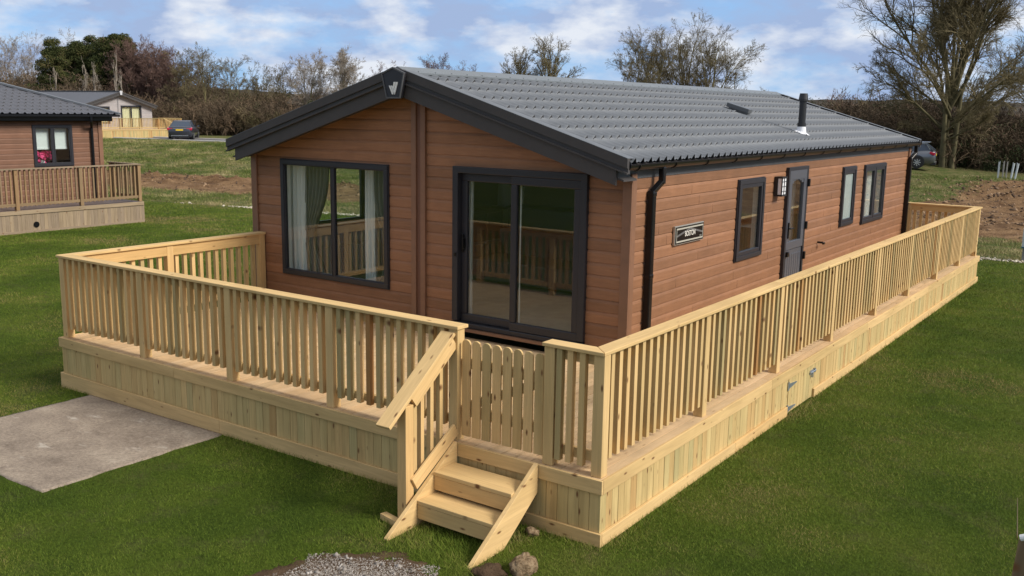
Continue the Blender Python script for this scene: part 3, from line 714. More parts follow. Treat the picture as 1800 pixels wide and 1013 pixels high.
curtain('curtain', PS, 6.16, 6.50, 1.36, 2.45, -.2, CURT, 5, amp=.02, pinch=(1.75, 6.26, .05), label='white curtain tied back in the tall window beside the name sign', cat='curtain')
curtain('net_curtain', PS, 12.0, 13.3, 1.36, 2.4, -.15, CURT, 18, amp=.012, label='net curtain across the far two-pane side window', cat='curtain')
rd = MB()
for k in range(26): rd.bb(-7.40, -7.34, 4.25+k*.045, 4.25+k*.045+.032, .74, 1.18)
rd.bb(-7.42, -7.40, 4.24, 5.42, .74, 1.19); tag(rd.build('radiator', RADM), label='white ribbed radiator under the end window inside the lodge', cat='radiator')
wu = MB(); wu.bb(-7.46, -7.0, 5.75, 8.4, .69, 1.50); wu.bb(-7.46, -6.95, 5.72, 8.4, 1.50, 1.54); wu.bb(-7.46, -7.12, 5.75, 8.4, 1.56, 2.55)
for k in range(5): wu.bb(-7.0, -6.98, 5.80+k*.52, 6.27+k*.52, .74, 1.46)
bevel(tag(wu.build('wall_unit', INDARK), label='dark wall unit along the far inside wall behind the sliding door', cat='cupboard'), .006)
kt = MB(); kt.bb(-6.6, -1.75, 8.0, 8.55, .69, 1.56); kt.bb(-6.6, -1.75, 8.2, 8.55, 1.95, 2.6); kt.bb(-6.65, -1.72, 7.95, 8.56, 1.56, 1.60); kt.bb(-6.6, -1.75, 8.5, 8.56, 1.6, 1.95); tag(kt.build('kitchen_units', INDARK), label='dark kitchen cupboards inside behind the sliding door', cat='cupboard')
sf = MB(); sf.bb(-5.6, -3.6, 5.6, 6.4, .72, 1.05); sf.bb(-5.6, -3.6, 6.35, 6.55, .72, 1.45); sf.bb(-5.75, -5.55, 5.6, 6.5, .72, 1.25); sf.bb(-3.65, -3.45, 5.6, 6.5, .72, 1.25)
tag(bevel(sf.build('sofa', SOFA), .04, 3), label='grey sofa in the living room behind the sliding door', cat='sofa')

# ================================================================== DECK
deck = empty('timber_deck', label='raised new pale timber deck wrapping the front and long side of the brown lodge', cat='deck')
DL, DW = 7.48, 15.28
def rb(): return random.random()
db = MB(); x = -DL+.002; bw = .142
while x < -.01:
    x1 = min(x+bw-.006, -.004); ya = .004; yend = YF-.02 if x < XR-.02 else DW-.004
    if x < XR < x1: yend = YF-.02
    y = ya; first = True
    while y < yend-.01:
        L = (1.2+random.random()*3.0) if first else 3.6+random.random()*.6; first = False; yb_ = min(y+L, yend)
        if yend-yb_ < .5: yb_ = yend
        db.bb(x, x1, y, yb_-.003, ZD-.028, ZD+random.uniform(-.0008, .0008)); y = yb_
    x += bw
db.build('deck_boards', DECKW, deck)
fr = MB()
fr.bb(-DL+.1, -.1, .1, YF-.05, .2, ZD-.04); fr.bb(XR+.1, -.1, YF-.05, DW-.1, .2, ZD-.04); fr.build('subframe', OLDW, deck)
def skirt(P, R, u0, u1, skip=(), name='skirting'):
    s = MB(); u = u0; 
    while u < u1-.002:
        wd = random.choice((.095, .1, .1, .105)); ub = min(u+wd, u1)
        if not any(a-.02 < (u+ub)/2 < b+.02 for a, b in skip): s.box(P((u+ub)/2, .255, -.012+random.uniform(-.0015, .0015)), (ub-u-.004, .018, .53), R, bv=min(1, max(0, random.gauss(.54, .16))))
        u = ub
    return s.build(name, WOODG, deck)
DF = plane((0, 0, 0), (1, 0, 0), (0, -1, 0)); DS = plane((0, 0, 0), (0, 1, 0), (1, 0, 0)); DLf = plane((-DL, 0, 0), (0, 1, 0), (-1, 0, 0)); DB = plane((0, DW, 0), (1, 0, 0), (0, 1, 0))
RF = RM((1, 0, 0), (0, -1, 0)); RS = RM((0, 1, 0), (1, 0, 0)); RLf = RM((0, 1, 0), (-1, 0, 0)); RB = RM((1, 0, 0), (0, 1, 0))
HY0, HY1 = 4.17, 4.99
skirt(DF, RF, -DL, 0); skirt(DS, RS, 0, HY0); skirt(DS, RS, HY1, DW); skirt(DLf, RLf, 0, YF); skirt(DB, RB, XR, 0)
def runs(P, R, u0, u1, z0, z1, n, t, name, L=3.6, gaps=(), mat=WOOD, extra=0):
    s = MB(); u = u0; first = True
    while u < u1-.01:
        ub = min(u+(L*(.5+.5*rb()) if first else L), u1); first = False
        segs = [(u, ub)]
        for a, b in gaps:
            new = []
            for p, q in segs:
                if q <= a or p >= b: new.append((p, q)); continue
                if p < a: new.append((p, a))
                if q > b: new.append((b, q))
            segs = new
        for p, q in segs: s.box(P((p+q)/2, (z0+z1)/2, n+t/2), (q-p-.003, t, z1-z0), R, bv=random.uniform(.3, .8))
        u = ub
    return bevel(s.build(name, mat, deck), .004)
runs(DF, RF, -DL-.024, .024, .425, ZD+.004, -.0, .024, 'fascia_board'); runs(DS, RS, 0, DW+.024, .425, ZD+.004, -.0, .024, 'fascia_board')
runs(DLf, RLf, 0, YF, .425, ZD+.004, 0, .024, 'fascia_board'); runs(DB, RB, XR, 0, .425, ZD+.004, 0, .024, 'fascia_board')
runs(DF, RF, -DL-.026, .026, -.14, .105, -.0, .026, 'plinth_board'); runs(DS, RS, 0, 4.12, -.08, .105, 0, .026, 'plinth_board'); runs(DS, RS, 5.03, DW+.026, -.08, .105, 0, .026, 'plinth_board')
runs(DLf, RLf, 0, YF, -.14, .105, 0, .026, 'plinth_board')
# hatch
hm = MB(); u = HY0
while u < HY1-.01: hm.box(DS(u+.05, .215, -.006), (.098, .018, .40), RS, bv=random.uniform(.25, .75)); u += .1025
hatch = hm.build('hatch_door', WOODG, deck, label='small plank access hatch in the side skirting')
for z in (.33, .06):
    h = MB(); h.box(DS(HY0-.01, z, .006), (.035, .006, .10), RS); h.prism([(HY0+.01, z-.03), (HY0+.25, z-.006), (HY0+.25, z+.006), (HY0+.01, z+.03)], 0, .004, .010); h.build('hinge', STEEL, hatch)
h = MB(); h.box(DS(HY1-.06, .33, .008), (.12, .008, .05), RS); h.tube(DS(HY1-.13, .335, .022), DS(HY1+.05, .335, .022), .009); h.box(DS(HY1-.07, .30, .02), (.012, .03, .06), RS); h.box(DS(HY1+.04, .335, .012), (.03, .02, .05), RS); h.build('bolt', STEEL, hatch)

# ------------------------------------------------------------------ balustrades
PT, ZR = .095, ZD+1.0
def post(parent, x, y, z0=ZD, z1=ZR-.03, mat=WOOD, sz=PT, bv=None):
    m = MB(); m.bb(x-sz/2, x+sz/2, y-sz/2, y+sz/2, z0, z1, bv=random.uniform(.35, .75) if bv is None else bv); return bevel(m.build('post', mat, parent), .005)
def balusters(parent, pts, z0, z1, ax, mat=WOOD, sz=.050, limit=100):
    order = sorted(pts, key=lambda p: (p[0]-CAM[0])**2+(p[1]-CAM[1])**2)
    for (x, y) in order[:limit]:
        m = MB(); j = random.uniform(-.003, .003); m.bb(x-sz/2, x+sz/2, y-sz/2, y+sz/2, z0+j, z1, bv=min(1, max(0, random.gauss(.42, .26)))); m.build('baluster', mat, parent)
    if len(order) > limit:
        m = MB()
        for (x, y) in order[limit:]: m.bb(x-sz/2, x+sz/2, y-sz/2, y+sz/2, z0, z1, bv=min(1, max(0, random.gauss(.42, .26))))
        o = m.build('baluster', mat, parent); o['kind'] = 'stuff'
def between(a, b, pitch=.125):
    n = max(1, int(round((b-a)/pitch))); return [a+(b-a)*(k+1)/n for k in range(n-1)]
def cap(parent, segs, mat=WOOD):
    m = MB()
    for (x0, x1, y0, y1) in segs: m.bb(x0, x1, y0, y1, ZR-.03, ZR, bv=random.uniform(.45, .75))
    return bevel(m.build('handrail', mat, parent), .005)
# front
bf = empty('balustrade', label='front balustrade of the new deck running from the grass corner to the step gate', cat='balustrade', group='new balustrades around the timber deck')
fx = [-7.425, -5.89, -4.40, -2.95, -1.475]; yp = .075
for k, x in enumerate(fx): post(bf, x, yp)
pts = []
for a, b in zip(fx, fx[1:]): pts += [(x, .055) for x in between(a, b)]
balusters(bf, pts, ZD+.115, ZR-.031, 0)
m = MB()
for a, b in zip(fx, fx[1:]): m.bb(a+PT/2, b-PT/2, .080, .118, ZD+.13, ZD+.20, bv=rb())
m.build('bottom_rail', WOOD, bf); m = MB()
for a, b in zip(fx, fx[1:]): m.bb(a+PT/2, b-PT/2, .080, .118, ZR-.125, ZR-.032, bv=rb())
m.build('top_rail', WOOD, bf)
m = MB()
for x0, x1 in ((-7.50, -4.42), (-4.417, -1.415)): m.prism([(x0, .010), (x1, .010), (x1, .158), (x0+(.145 if x0 < -7 else 0), .158)], 2, ZR-.03, ZR, bv=random.uniform(.45, .7))
bevel(m.build('handrail', WOOD, bf), .005)
# left return to the lodge
bl = empty('balustrade', label='short balustrade of the new deck meeting the left corner of the brown lodge', cat='balustrade', group='new balustrades around the timber deck')
ly = [.075, 1.50, 3.03]; xl_ = -7.425
for y in ly[1:]: post(bl, xl_, y, bv=.75)
pts = []
for a, b in zip(ly, ly[1:]): pts += [(xl_-.02, y) for y in between(a, b)]
balusters(bl, pts, ZD+.115, ZR-.031, 1)
m = MB(); m.bb(xl_+.003, xl_+.041, .13, 3.08, ZR-.165, ZR-.032, bv=.8); m.build('top_rail', WOOD, bl)
m = MB(); m.bb(xl_+.003, xl_+.041, .13, 3.0, ZD+.13, ZD+.2, bv=.6); m.build('bottom_rail', WOOD, bl)
m = MB(); m.prism([(-7.50, .013), (-7.355, .161), (-7.355, 3.08), (-7.50, 3.08)], 2, ZR-.03, ZR, bv=.6); bevel(m.build('handrail', WOOD, bl), .005)
# short front run right of the gate
bs = empty('balustrade', label='very short balustrade between the step gate and the near deck corner', cat='balustrade', group='new balustrades around the timber deck')
post(bs, -.515, .075, bv=.35)
balusters(bs, [(-.425, .055), (-.325, .055), (-.215, .055)], ZD+.06, ZR-.031, 0)
m = MB(); m.bb(-.465, -.115, .080, .118, ZD+.10, ZD+.18, bv=.4); m.build('bottom_rail', WOOD, bs); m = MB(); m.bb(-.465, -.115, .080, .118, ZR-.125, ZR-.032, bv=.4); m.build('top_rail', WOOD, bs)
m = MB(); m.prism([(-.575, .010), (-.015, .010), (-.160, .155), (-.575, .155)], 2, ZR-.03, ZR, bv=.55); bevel(m.build('handrail', WOOD, bs), .005)
# long side
bd = empty('balustrade', label='long balustrade of the new deck running beside the lawn at the side of the lodge', cat='balustrade', group='new balustrades around the timber deck')
sy = [.075, 1.97, 3.90, 5.79, 7.78, 9.66, 11.64, 13.55, 15.20]; xp = -.085
for k, y in enumerate(sy): post(bd, xp+(.02 if k == 0 else 0), y)
pts = []
for a, b in zip(sy, sy[1:]): pts += [(xp+.02, y) for y in between(a, b)]
balusters(bd, pts, ZD+.115, ZR-.031, 1)
for nm, za, zb in (('bottom_rail', ZD+.13, ZD+.20), ('top_rail', ZR-.125, ZR-.032)):
    m = MB()
    for a, b in zip(sy, sy[1:]): m.bb(xp-.042, xp-.004, a+PT/2, b-PT/2, za, zb, bv=rb())
    m.build(nm, WOOD, bd)
m = MB(); yc = [.013, 3.9, 7.78, 11.64, 15.27]
for k, (a, b) in enumerate(zip(yc, yc[1:])):
    a2 = a+(.0015 if k else 0)
    m.prism([(-.013, a2), (-.013, b), (-.158, b-(.145 if k == 3 else 0)), (-.158, a2+(.145 if k == 0 else 0))], 2, ZR-.03, ZR, bv=random.uniform(.45, .7))
bevel(m.build('handrail', WOOD, bd), .005)
# far return
bb_ = empty('balustrade', label='far end balustrade of the new deck behind the back corner of the lodge', cat='balustrade', group='new balustrades around the timber deck')
post(bb_, -1.40, 15.19); balusters(bb_, [(x, 15.215) for x in between(-1.40, -.085)], ZD+.115, ZR-.031, 0)
m = MB(); m.bb(-1.44, -.15, 15.155, 15.19, ZR-.15, ZR-.032, bv=.5); m.build('top_rail', WOOD, bb_); m = MB(); m.bb(-1.35, -.15, 15.155, 15.19, ZD+.13, ZD+.2, bv=.5); m.build('bottom_rail', WOOD, bb_)
m = MB(); m.prism([(-1.46, 15.13), (-.163, 15.13), (-.018, 15.275), (-1.46, 15.275)], 2, ZR-.03, ZR, bv=.6); bevel(m.build('handrail', WOOD, bb_), .005)
# gate
gt = empty('gate', label='picket gate with rounded tops at the head of the wooden steps', cat='gate')
gx0, gx1 = -1.415, -.575; n = 8; pw = (gx1-gx0)/n
for k in range(n):
    c = gx0+pw*(k+.5); wd = .086; top = 1.425; arc = [(c+wd/2*math.cos(t), top-.04+.04*math.sin(t)) for t in np.linspace(0, math.pi, 9)]
    m = MB(); m.prism([(c-wd/2, ZD+.05), (c+wd/2, ZD+.05)]+arc, 1, .060, .080, bv=random.uniform(.1, .6)); bevel(m.build('picket', WOOD, gt), .003)
m = MB()
for z in (.80, 1.22): m.bb(gx0+.01, gx1-.01, .0805, .118, z-.045, z+.045, bv=.4)
m.beam((gx0+.05, .10, .84), (gx1-.05, .10, 1.18), .036, .08, side=(0, 1, 0)); m.build('ledge', WOOD, gt)
# steps
stp = empty('wooden_steps', label='two-tread new timber steps leading up to the deck gate', cat='steps')
for x0, x1 in ((-.60, -.56), (-1.42, -1.38)):
    m = MB(); m.prism([(-.90, -.10), (-.90, .0), (-.03, .555), (-.028, .31), (-.50, -.02), (-.6, -.10)], 0, x0, x1, bv=.62); bevel(m.build('stringer', WOOD, stp), .004)
for zt, y0, y1 in ((.205, -.55, -.29), (.385, -.34, -.06)):
    m = MB(); m.bb(-1.38, -.60, y0, y1, zt-.034, zt, bv=random.uniform(.45, .65)); bevel(m.build('tread', WOOD, stp), .005)
    m = MB(); m.bb(-1.379, -.601, y0+.004, y0+.026, zt-.155, zt-.036, bv=random.uniform(.35, .8)); bevel(m.build('riser', WOOD, stp), .004)
# stair rail
sr = empty('stair_handrail', label='sloping handrail with its own post on the left of the wooden steps', cat='handrail')
post(sr, -1.497, -.553, -.12, .985, bv=.78)
m = MB(); m.beam((-1.52, .02, 1.470), (-1.52, -.79, .855), .145, .032, side=(1, 0, 0), bv=.6); bevel(m.build('handrail', WOOD, sr), .005)
m = MB(); m.beam((-1.462, .02, 1.395), (-1.462, -.50, 1.0), .03, .10, side=(1, 0, 0), bv=.72); m.build('top_rail', WOOD, sr)
m = MB(); m.beam((-1.437, .02, .645), (-1.437, -.52, .318), .024, .115, side=(1, 0, 0), bv=.7); bevel(m.build('kick_board', WOOD, sr), .004)
for y in (-.13, -.25, -.37, -.46):
    m = MB(); zt = 1.42+(y)*.76-.03; zb = .62+y*.6; m.bb(-1.515, -1.473, y-.02, y+.02, zb, zt, bv=random.uniform(.3, .8)); m.build('baluster', WOOD, sr)
m = MB(); m.beam((-1.70, -.60, .01), (-1.45, -.66, .015), .06, .05, bv=.5); tag(m.build('timber_offcut', WOOD), label='short timber offcut lying in the grass behind the foot of the steps', cat='offcut')

# ================================================================== NEIGHBOURING LODGES
nb = empty('neighbour_lodge', label='brown lodge with hipped grey roof and white window blinds at the left edge', cat='lodge')
NX, NY0, NY1 = -22.4, -3.0, 9.98
PN = plane((NX, 0, 0), (0, 1, 0), (1, 0, 0)); NO = [(7.97, 9.09, 1.58, 2.69)]
mb = MB(); clip_wall(mb, PN, NY0, NY1, .5, 2.95, NO, PROF); mb.build('wall', SIDING2, nb)
PN2 = plane((0, NY1, 0), (1, 0, 0), (0, 1, 0)); mb = MB(); clip_wall(mb, PN2, NX-6.1, NX, .5, 2.95, [], PROF); mb.build('wall', SIDING2, nb)
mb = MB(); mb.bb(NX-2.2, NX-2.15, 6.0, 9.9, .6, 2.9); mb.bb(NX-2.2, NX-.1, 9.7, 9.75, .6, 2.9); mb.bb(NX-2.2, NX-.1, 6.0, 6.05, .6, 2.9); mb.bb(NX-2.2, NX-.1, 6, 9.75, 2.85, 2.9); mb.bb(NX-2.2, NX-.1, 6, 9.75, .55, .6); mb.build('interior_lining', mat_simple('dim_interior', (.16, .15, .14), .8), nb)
mb = MB(); mb.bb(NX, NX+.03, NY1-.09, NY1+.03, .5, 2.9); mb.bb(NX-.09, NX, NY1, NY1+.03, .5, 2.9); mb.build('corner_trim', TRIMB, nb)
opening_frame('window', PN, (0, 1, 0), (1, 0, 0), *NO[0], nb, splits=(8.53,), fw=.06, sash=.03, depth=.1)
ex, ez, ry, rz = NX+.38, 3.00, 8.45, 3.86; rx = NX-3.05
Vt, Ft, Mt = tile_slope(ex, ez, rx, rz, NY0-.3, NY1+.35, row=.36, wave=.20, res=6)
# trim the sheet along the hip
keep = (Vt[:, 1] <= (NY1+.35)-((NY1+.35-ry)*(ex-Vt[:, 0])/(ex-rx))+.12)[Ft].all(1)
mesh_np('roof', Vt, Ft[keep], [ROOFD, TSHADE], nb, fm=Mt[keep])
mb = MB(); ye = NY1+.35
mb.add([(ex, ye, ez-.01), (rx, ry, rz-.01), (NX-6.45, ye, ez-.01)], [(0, 1, 2)]); mb.add([(rx, ry, rz-.01), (rx, NY0-.3, rz-.01), (NX-6.45, NY0-.3, ez-.01), (NX-6.45, ye, ez-.01)], [(0, 1, 2, 3)])
mb.add([(ex, NY0-.3, ez-.03), (ex, ye, ez-.03), (rx, ry, rz-.03), (rx, NY0-.3, rz-.03)], [(0, 1, 2, 3)])
mb.build('roof', ROOFD, nb)
mb = MB(); mb.beam((ex+.02, ye+.02, ez+.015), (rx, ry, rz+.05), .16, .05); mb.beam((rx, ry+.1, rz+.05), (rx, NY0-.3, rz+.05), .16, .05); mb.build('ridge_cap', ROOFM, nb)
mb = MB(); mb.bb(ex-.20, ex-.17, NY0-.3, ye-.1, 2.80, 2.99); mb.bb(NX, ex-.17, NY0-.3, ye-.1, 2.80, 2.82); mb.bb(NX-6, ex-.17, ye-.13, ye-.10, 2.80, 2.99); mb.build('fascia', ANTH, nb)
mb = MB(); mb.bb(ex-.09, ex+.03, NY0-.3, ye, 2.93, 2.985); mb.bb(NX-6, ex+.02, ye-.05, ye+.04, 2.93, 2.98); mb.build('gutter', BLACK, nb)
mb = MB(); mb.tube((ex-.02, 9.48, 2.95), (ex-.02, 9.48, 2.82), .038); mb.tube((ex-.02, 9.48, 2.82), (NX+.07, 9.66, 2.62), .038); mb.tube((NX+.07, 9.66, 2.62), (NX+.07, 9.66, .6), .038); mb.build('downpipe', BLACK, nb)
for a, b, l in ((8.04, 8.50, 'white roller blind half lowered in the left pane of the neighbouring window'), (8.56, 9.02, 'white roller blind half lowered in the right pane of the neighbouring window')):
    m = MB(); m.bb(NX-.16, NX-.145, a, b, 2.06, 2.62); m.bb(NX-.17, NX-.135, a, b, 2.03, 2.08); tag(m.build('window_blind', BLIND), label=l, cat='blind')
fl_ = empty('flower_vase', label='vase of bright pink flowers on the sill of the neighbouring lodge window', cat='flowers')
m = MB(); m.tube((NX-.25, 8.33, 1.58), (NX-.25, 8.33, 1.74), .05, .07, n=12); m.build('vase', WHITE, fl_)
V = []; F = []
for k in range(260):
    c = np.array([NX-.25, 8.33, 1.86])+RNG.normal(0, 1, 3)*np.array([.07, .13, .075]); a = RNG.normal(0, 1, 3)*.028; b = RNG.normal(0, 1, 3)*.028; o = len(V); V += [c-a, c+b, c+a, c-b]; F.append((o, o+1, o+2, o+3))
mesh_np('petals', V, F, PINKF, fl_)
# its deck
nd = empty('neighbour_deck', label='older weathered brown deck in front of the lodge at the left edge', cat='deck')
DX, DY1, DY0, DZ = -20.9, 10.22, -3.0, .575
def simple_skirt(parent, P, R, u0, u1, zt, mat, matf, z0=-.03):
    m = MB(); u = u0
    while u < u1-.01: m.box(P(min(u+.05, u1-.02), (z0+zt)/2, -.01+random.uniform(-.0015, .0015)), (.097, .018, zt-z0), R); u += .1
    m.build('skirting', mat, parent)
    m = MB(); m.box(P((u0+u1)/2, zt-.04, .012), (u1-u0+.02, .024, .10), R); m.build('fascia_board', matf, parent)
    m = MB(); m.box(P((u0+u1)/2, z0+.05, .012), (u1-u0+.02, .024, .08), R); m.build('plinth_board', matf, parent)
simple_skirt(nd, plane((DX, 0, 0), (0, 1, 0), (1, 0, 0)), RS, DY0, DY1, DZ, OLDGREY, OLDGREY)
simple_skirt(nd, plane((0, DY1, 0), (1, 0, 0), (0, 1, 0)), RB, NX, DX, DZ, OLDGREY, OLDGREY)
m = MB(); xx = NX
while xx < DX-.02: m.bb(xx, min(xx+.14, DX-.002), DY0, DY1-.002, DZ-.03, DZ); xx += .145
m.build('deck_boards', mat_simple('grey_deck_boards', (.17, .135, .125), .6, 0, None, .12), nd)
m = MB(); m.tube((DX-.01, 7.08, .20), (DX+.02, 7.08, .20), .075, n=16); m.build('vent', BLACK, nd)
def old_bal(name, label, P0, P1, posts, zd, zr, mat, matcap, parent_group, pitch=.125, inset=.06, cats='balustrade', skip=0):
    e = empty(name, label=label, cat=cats); P0 = np.array(P0, float); P1 = np.array(P1, float); d = P1-P0; L = np.linalg.norm(d); d /= L; n_ = np.array([-d[1], d[0]])
    R = np.array([(d[0], d[1], 0), (n_[0], n_[1], 0), (0, 0, 1)]).T
    q = lambda s, z: (P0[0]+d[0]*s, P0[1]+d[1]*s, z)
    for s in posts[skip:]: m = MB(); m.box(q(s, (zd+zr)/2), (.09, .09, zr-zd-.03), R); m.build('post', mat, e)
    lst = []
    for a, b in zip(posts, posts[1:]): lst += between(a, b, pitch)
    for s in lst[:100]: m = MB(); m.box(q(s, (zd+.1+zr)/2-.015), (.042, .035, zr-zd-.13), R); m.build('baluster', mat, e)
    m = MB(); m.box(q(L/2, zd+.15), (L, .04, .07), R); m.build('bottom_rail', mat, e)
    m = MB(); m.box(q(L/2+skip*.06, zr-.015), (L+.1-skip*.12, .14, .03), R); m.build('handrail', matcap, e); return e
old_bal('balustrade', 'weathered balustrade along the front of the older neighbouring deck', (DX-.06, 2.5), (DX-.06, DY1-.06), [0, .85, 2.5, 4.15, 5.90, 7.66], DZ, 1.645, OLDW, OLDGREY, None)
old_bal('balustrade', 'short weathered balustrade closing the end of the older neighbouring deck', (DX-.06, DY1-.06), (NX+.1, DY1-.06), [0, 1.3], DZ, 1.645, OLDW, OLDGREY, None, skip=1)

# distant grey lodge, gable towards +x
gl = empty('distant_grey_lodge', label='small grey lodge with dark gable roof in the distance at upper left', cat='lodge')
GX, GY, GB = -68.1, 37.1, .62
GW = 6.1; gm = GY+GW/2; gm_z = 4.22; ge = 3.14
PG = plane((GX, 0, 0), (0, 1, 0), (1, 0, 0)); PG2 = plane((0, GY, 0), (1, 0, 0), (0, -1, 0)); PG3 = plane((0, GY+GW, 0), (1, 0, 0), (0, 1, 0))
GOo = [(37.75, 39.35, 1.7, 3.02), (40.35, 42.2, 1.3, 3.12)]
glm = (gm_z-ge)/(GW/2+.25)
def glims(z):
    h = (gm_z-.08-z)/glm
    return (gm-h, gm+h) if z > 3.05 else (-1e9, 1e9)
m = MB(); clip_wall(m, PG, GY, GY+GW, .4, 4.1, GOo, PROF, glims); clip_wall(m, PG2, GX-12, GX, .4, 3.12, [], PROF); clip_wall(m, PG3, GX-12, GX, .4, 3.12, [], PROF); m.build('wall', SIDEGREY, gl)
m = MB(); m.bb(GX, GX+.04, gm-.08, gm, 1.3, 4.0); m.build('wall_pilaster', mat_simple('grey_trim', (.25, .24, .245), .5), gl)
for sy_ in (-1, 1):
    m = MB(); m.prism([(gm, gm_z), (gm+sy_*(GW/2+.28), ge-.02), (gm+sy_*(GW/2+.28), ge-.12), (gm, gm_z-.10)], 0, GX-12.3, GX+.38); m.build('roof', ROOFD, gl)
    m = MB(); m.prism([(gm+sy_*.01, gm_z+.02), (gm+sy_*(GW/2+.30), ge), (gm+sy_*(GW/2+.30), ge-.10), (gm+sy_*.01, gm_z-.08)], 0, GX+.36, GX+.44); m.prism([(gm+sy_*.01, gm_z-.08), (gm+sy_*(GW/2+.18), ge-.06), (gm+sy_*(GW/2+.18), ge-.26), (gm+sy_*.01, gm_z-.28)], 0, GX+.36, GX+.40); m.build('barge_board', ANTH, gl)
m = MB(); m.beam((GX-12.2, gm, gm_z+.03), (GX+.4, gm, gm_z+.03), .2, .05); m.build('ridge_cap', ROOFM, gl)
m = MB(); m.prism([(gm-.12, gm_z+.02), (gm, gm_z+.08), (gm+.12, gm_z+.02), (gm+.08, gm_z-.26), (gm-.08, gm_z-.26)], 0, GX+.44, GX+.48); m.build('gable_badge', mat_simple('pale_badge', (.5, .5, .52), .3), gl)
for o in GOo: opening_frame('window', PG, (0, 1, 0), (1, 0, 0), *o, gl, splits=((o[0]+o[1])/2,), fw=.09, sash=.03, depth=.1)
CREAM = mat_simple('cream_curtain_fabric', (.78, .70, .48), .9)
for o, l in zip(GOo, ('cream curtains drawn across the left window of the distant grey lodge', 'cream curtains drawn across the patio doors of the distant grey lodge')):
    curtain('curtain', PG, o[0]+.05, o[1]-.05, o[2]+.03, o[3]-.05, -.16, CREAM, 12, amp=.03, label=l, cat='curtain')
gd = empty('distant_deck', label='bright timber deck in front of the distant grey lodge', cat='deck')
GDZ = 1.30
simple_skirt(gd, plane((-65.0, 0, 0), (0, 1, 0), (1, 0, 0)), RS, 36.6, 43.85, GDZ, WOODG, WOOD, z0=.55)
simple_skirt(gd, plane((0, 43.85, 0), (1, 0, 0), (0, 1, 0)), RB, GX, -65.0, GDZ, WOODG, WOOD, z0=.55)
m = MB(); m.bb(GX, -65.01, 36.61, 43.84, GDZ-.03, GDZ); m.build('deck_boards', DECKW, gd)
old_bal('balustrade', 'bright balustrade across the front of the distant deck', (-65.06, 36.65), (-65.06, 43.8), [0, 1.6, 3.3, 5.0, 7.1], GDZ, 2.18, WOOD, WOOD, None)
old_bal('balustrade', 'bright balustrade at the right end of the distant deck', (-65.06, 43.8), (-68.0, 43.8), [0, 1.45, 2.9], GDZ, 2.18, WOOD, WOOD, None, skip=1)
m = MB(); m.beam((-64.95, 42.1, 2.14), (-63.9, 42.9, 1.45), .14, .04); tag(m.build('stair_handrail', WOOD), label='sloping step handrail in front of the distant deck', cat='handrail')

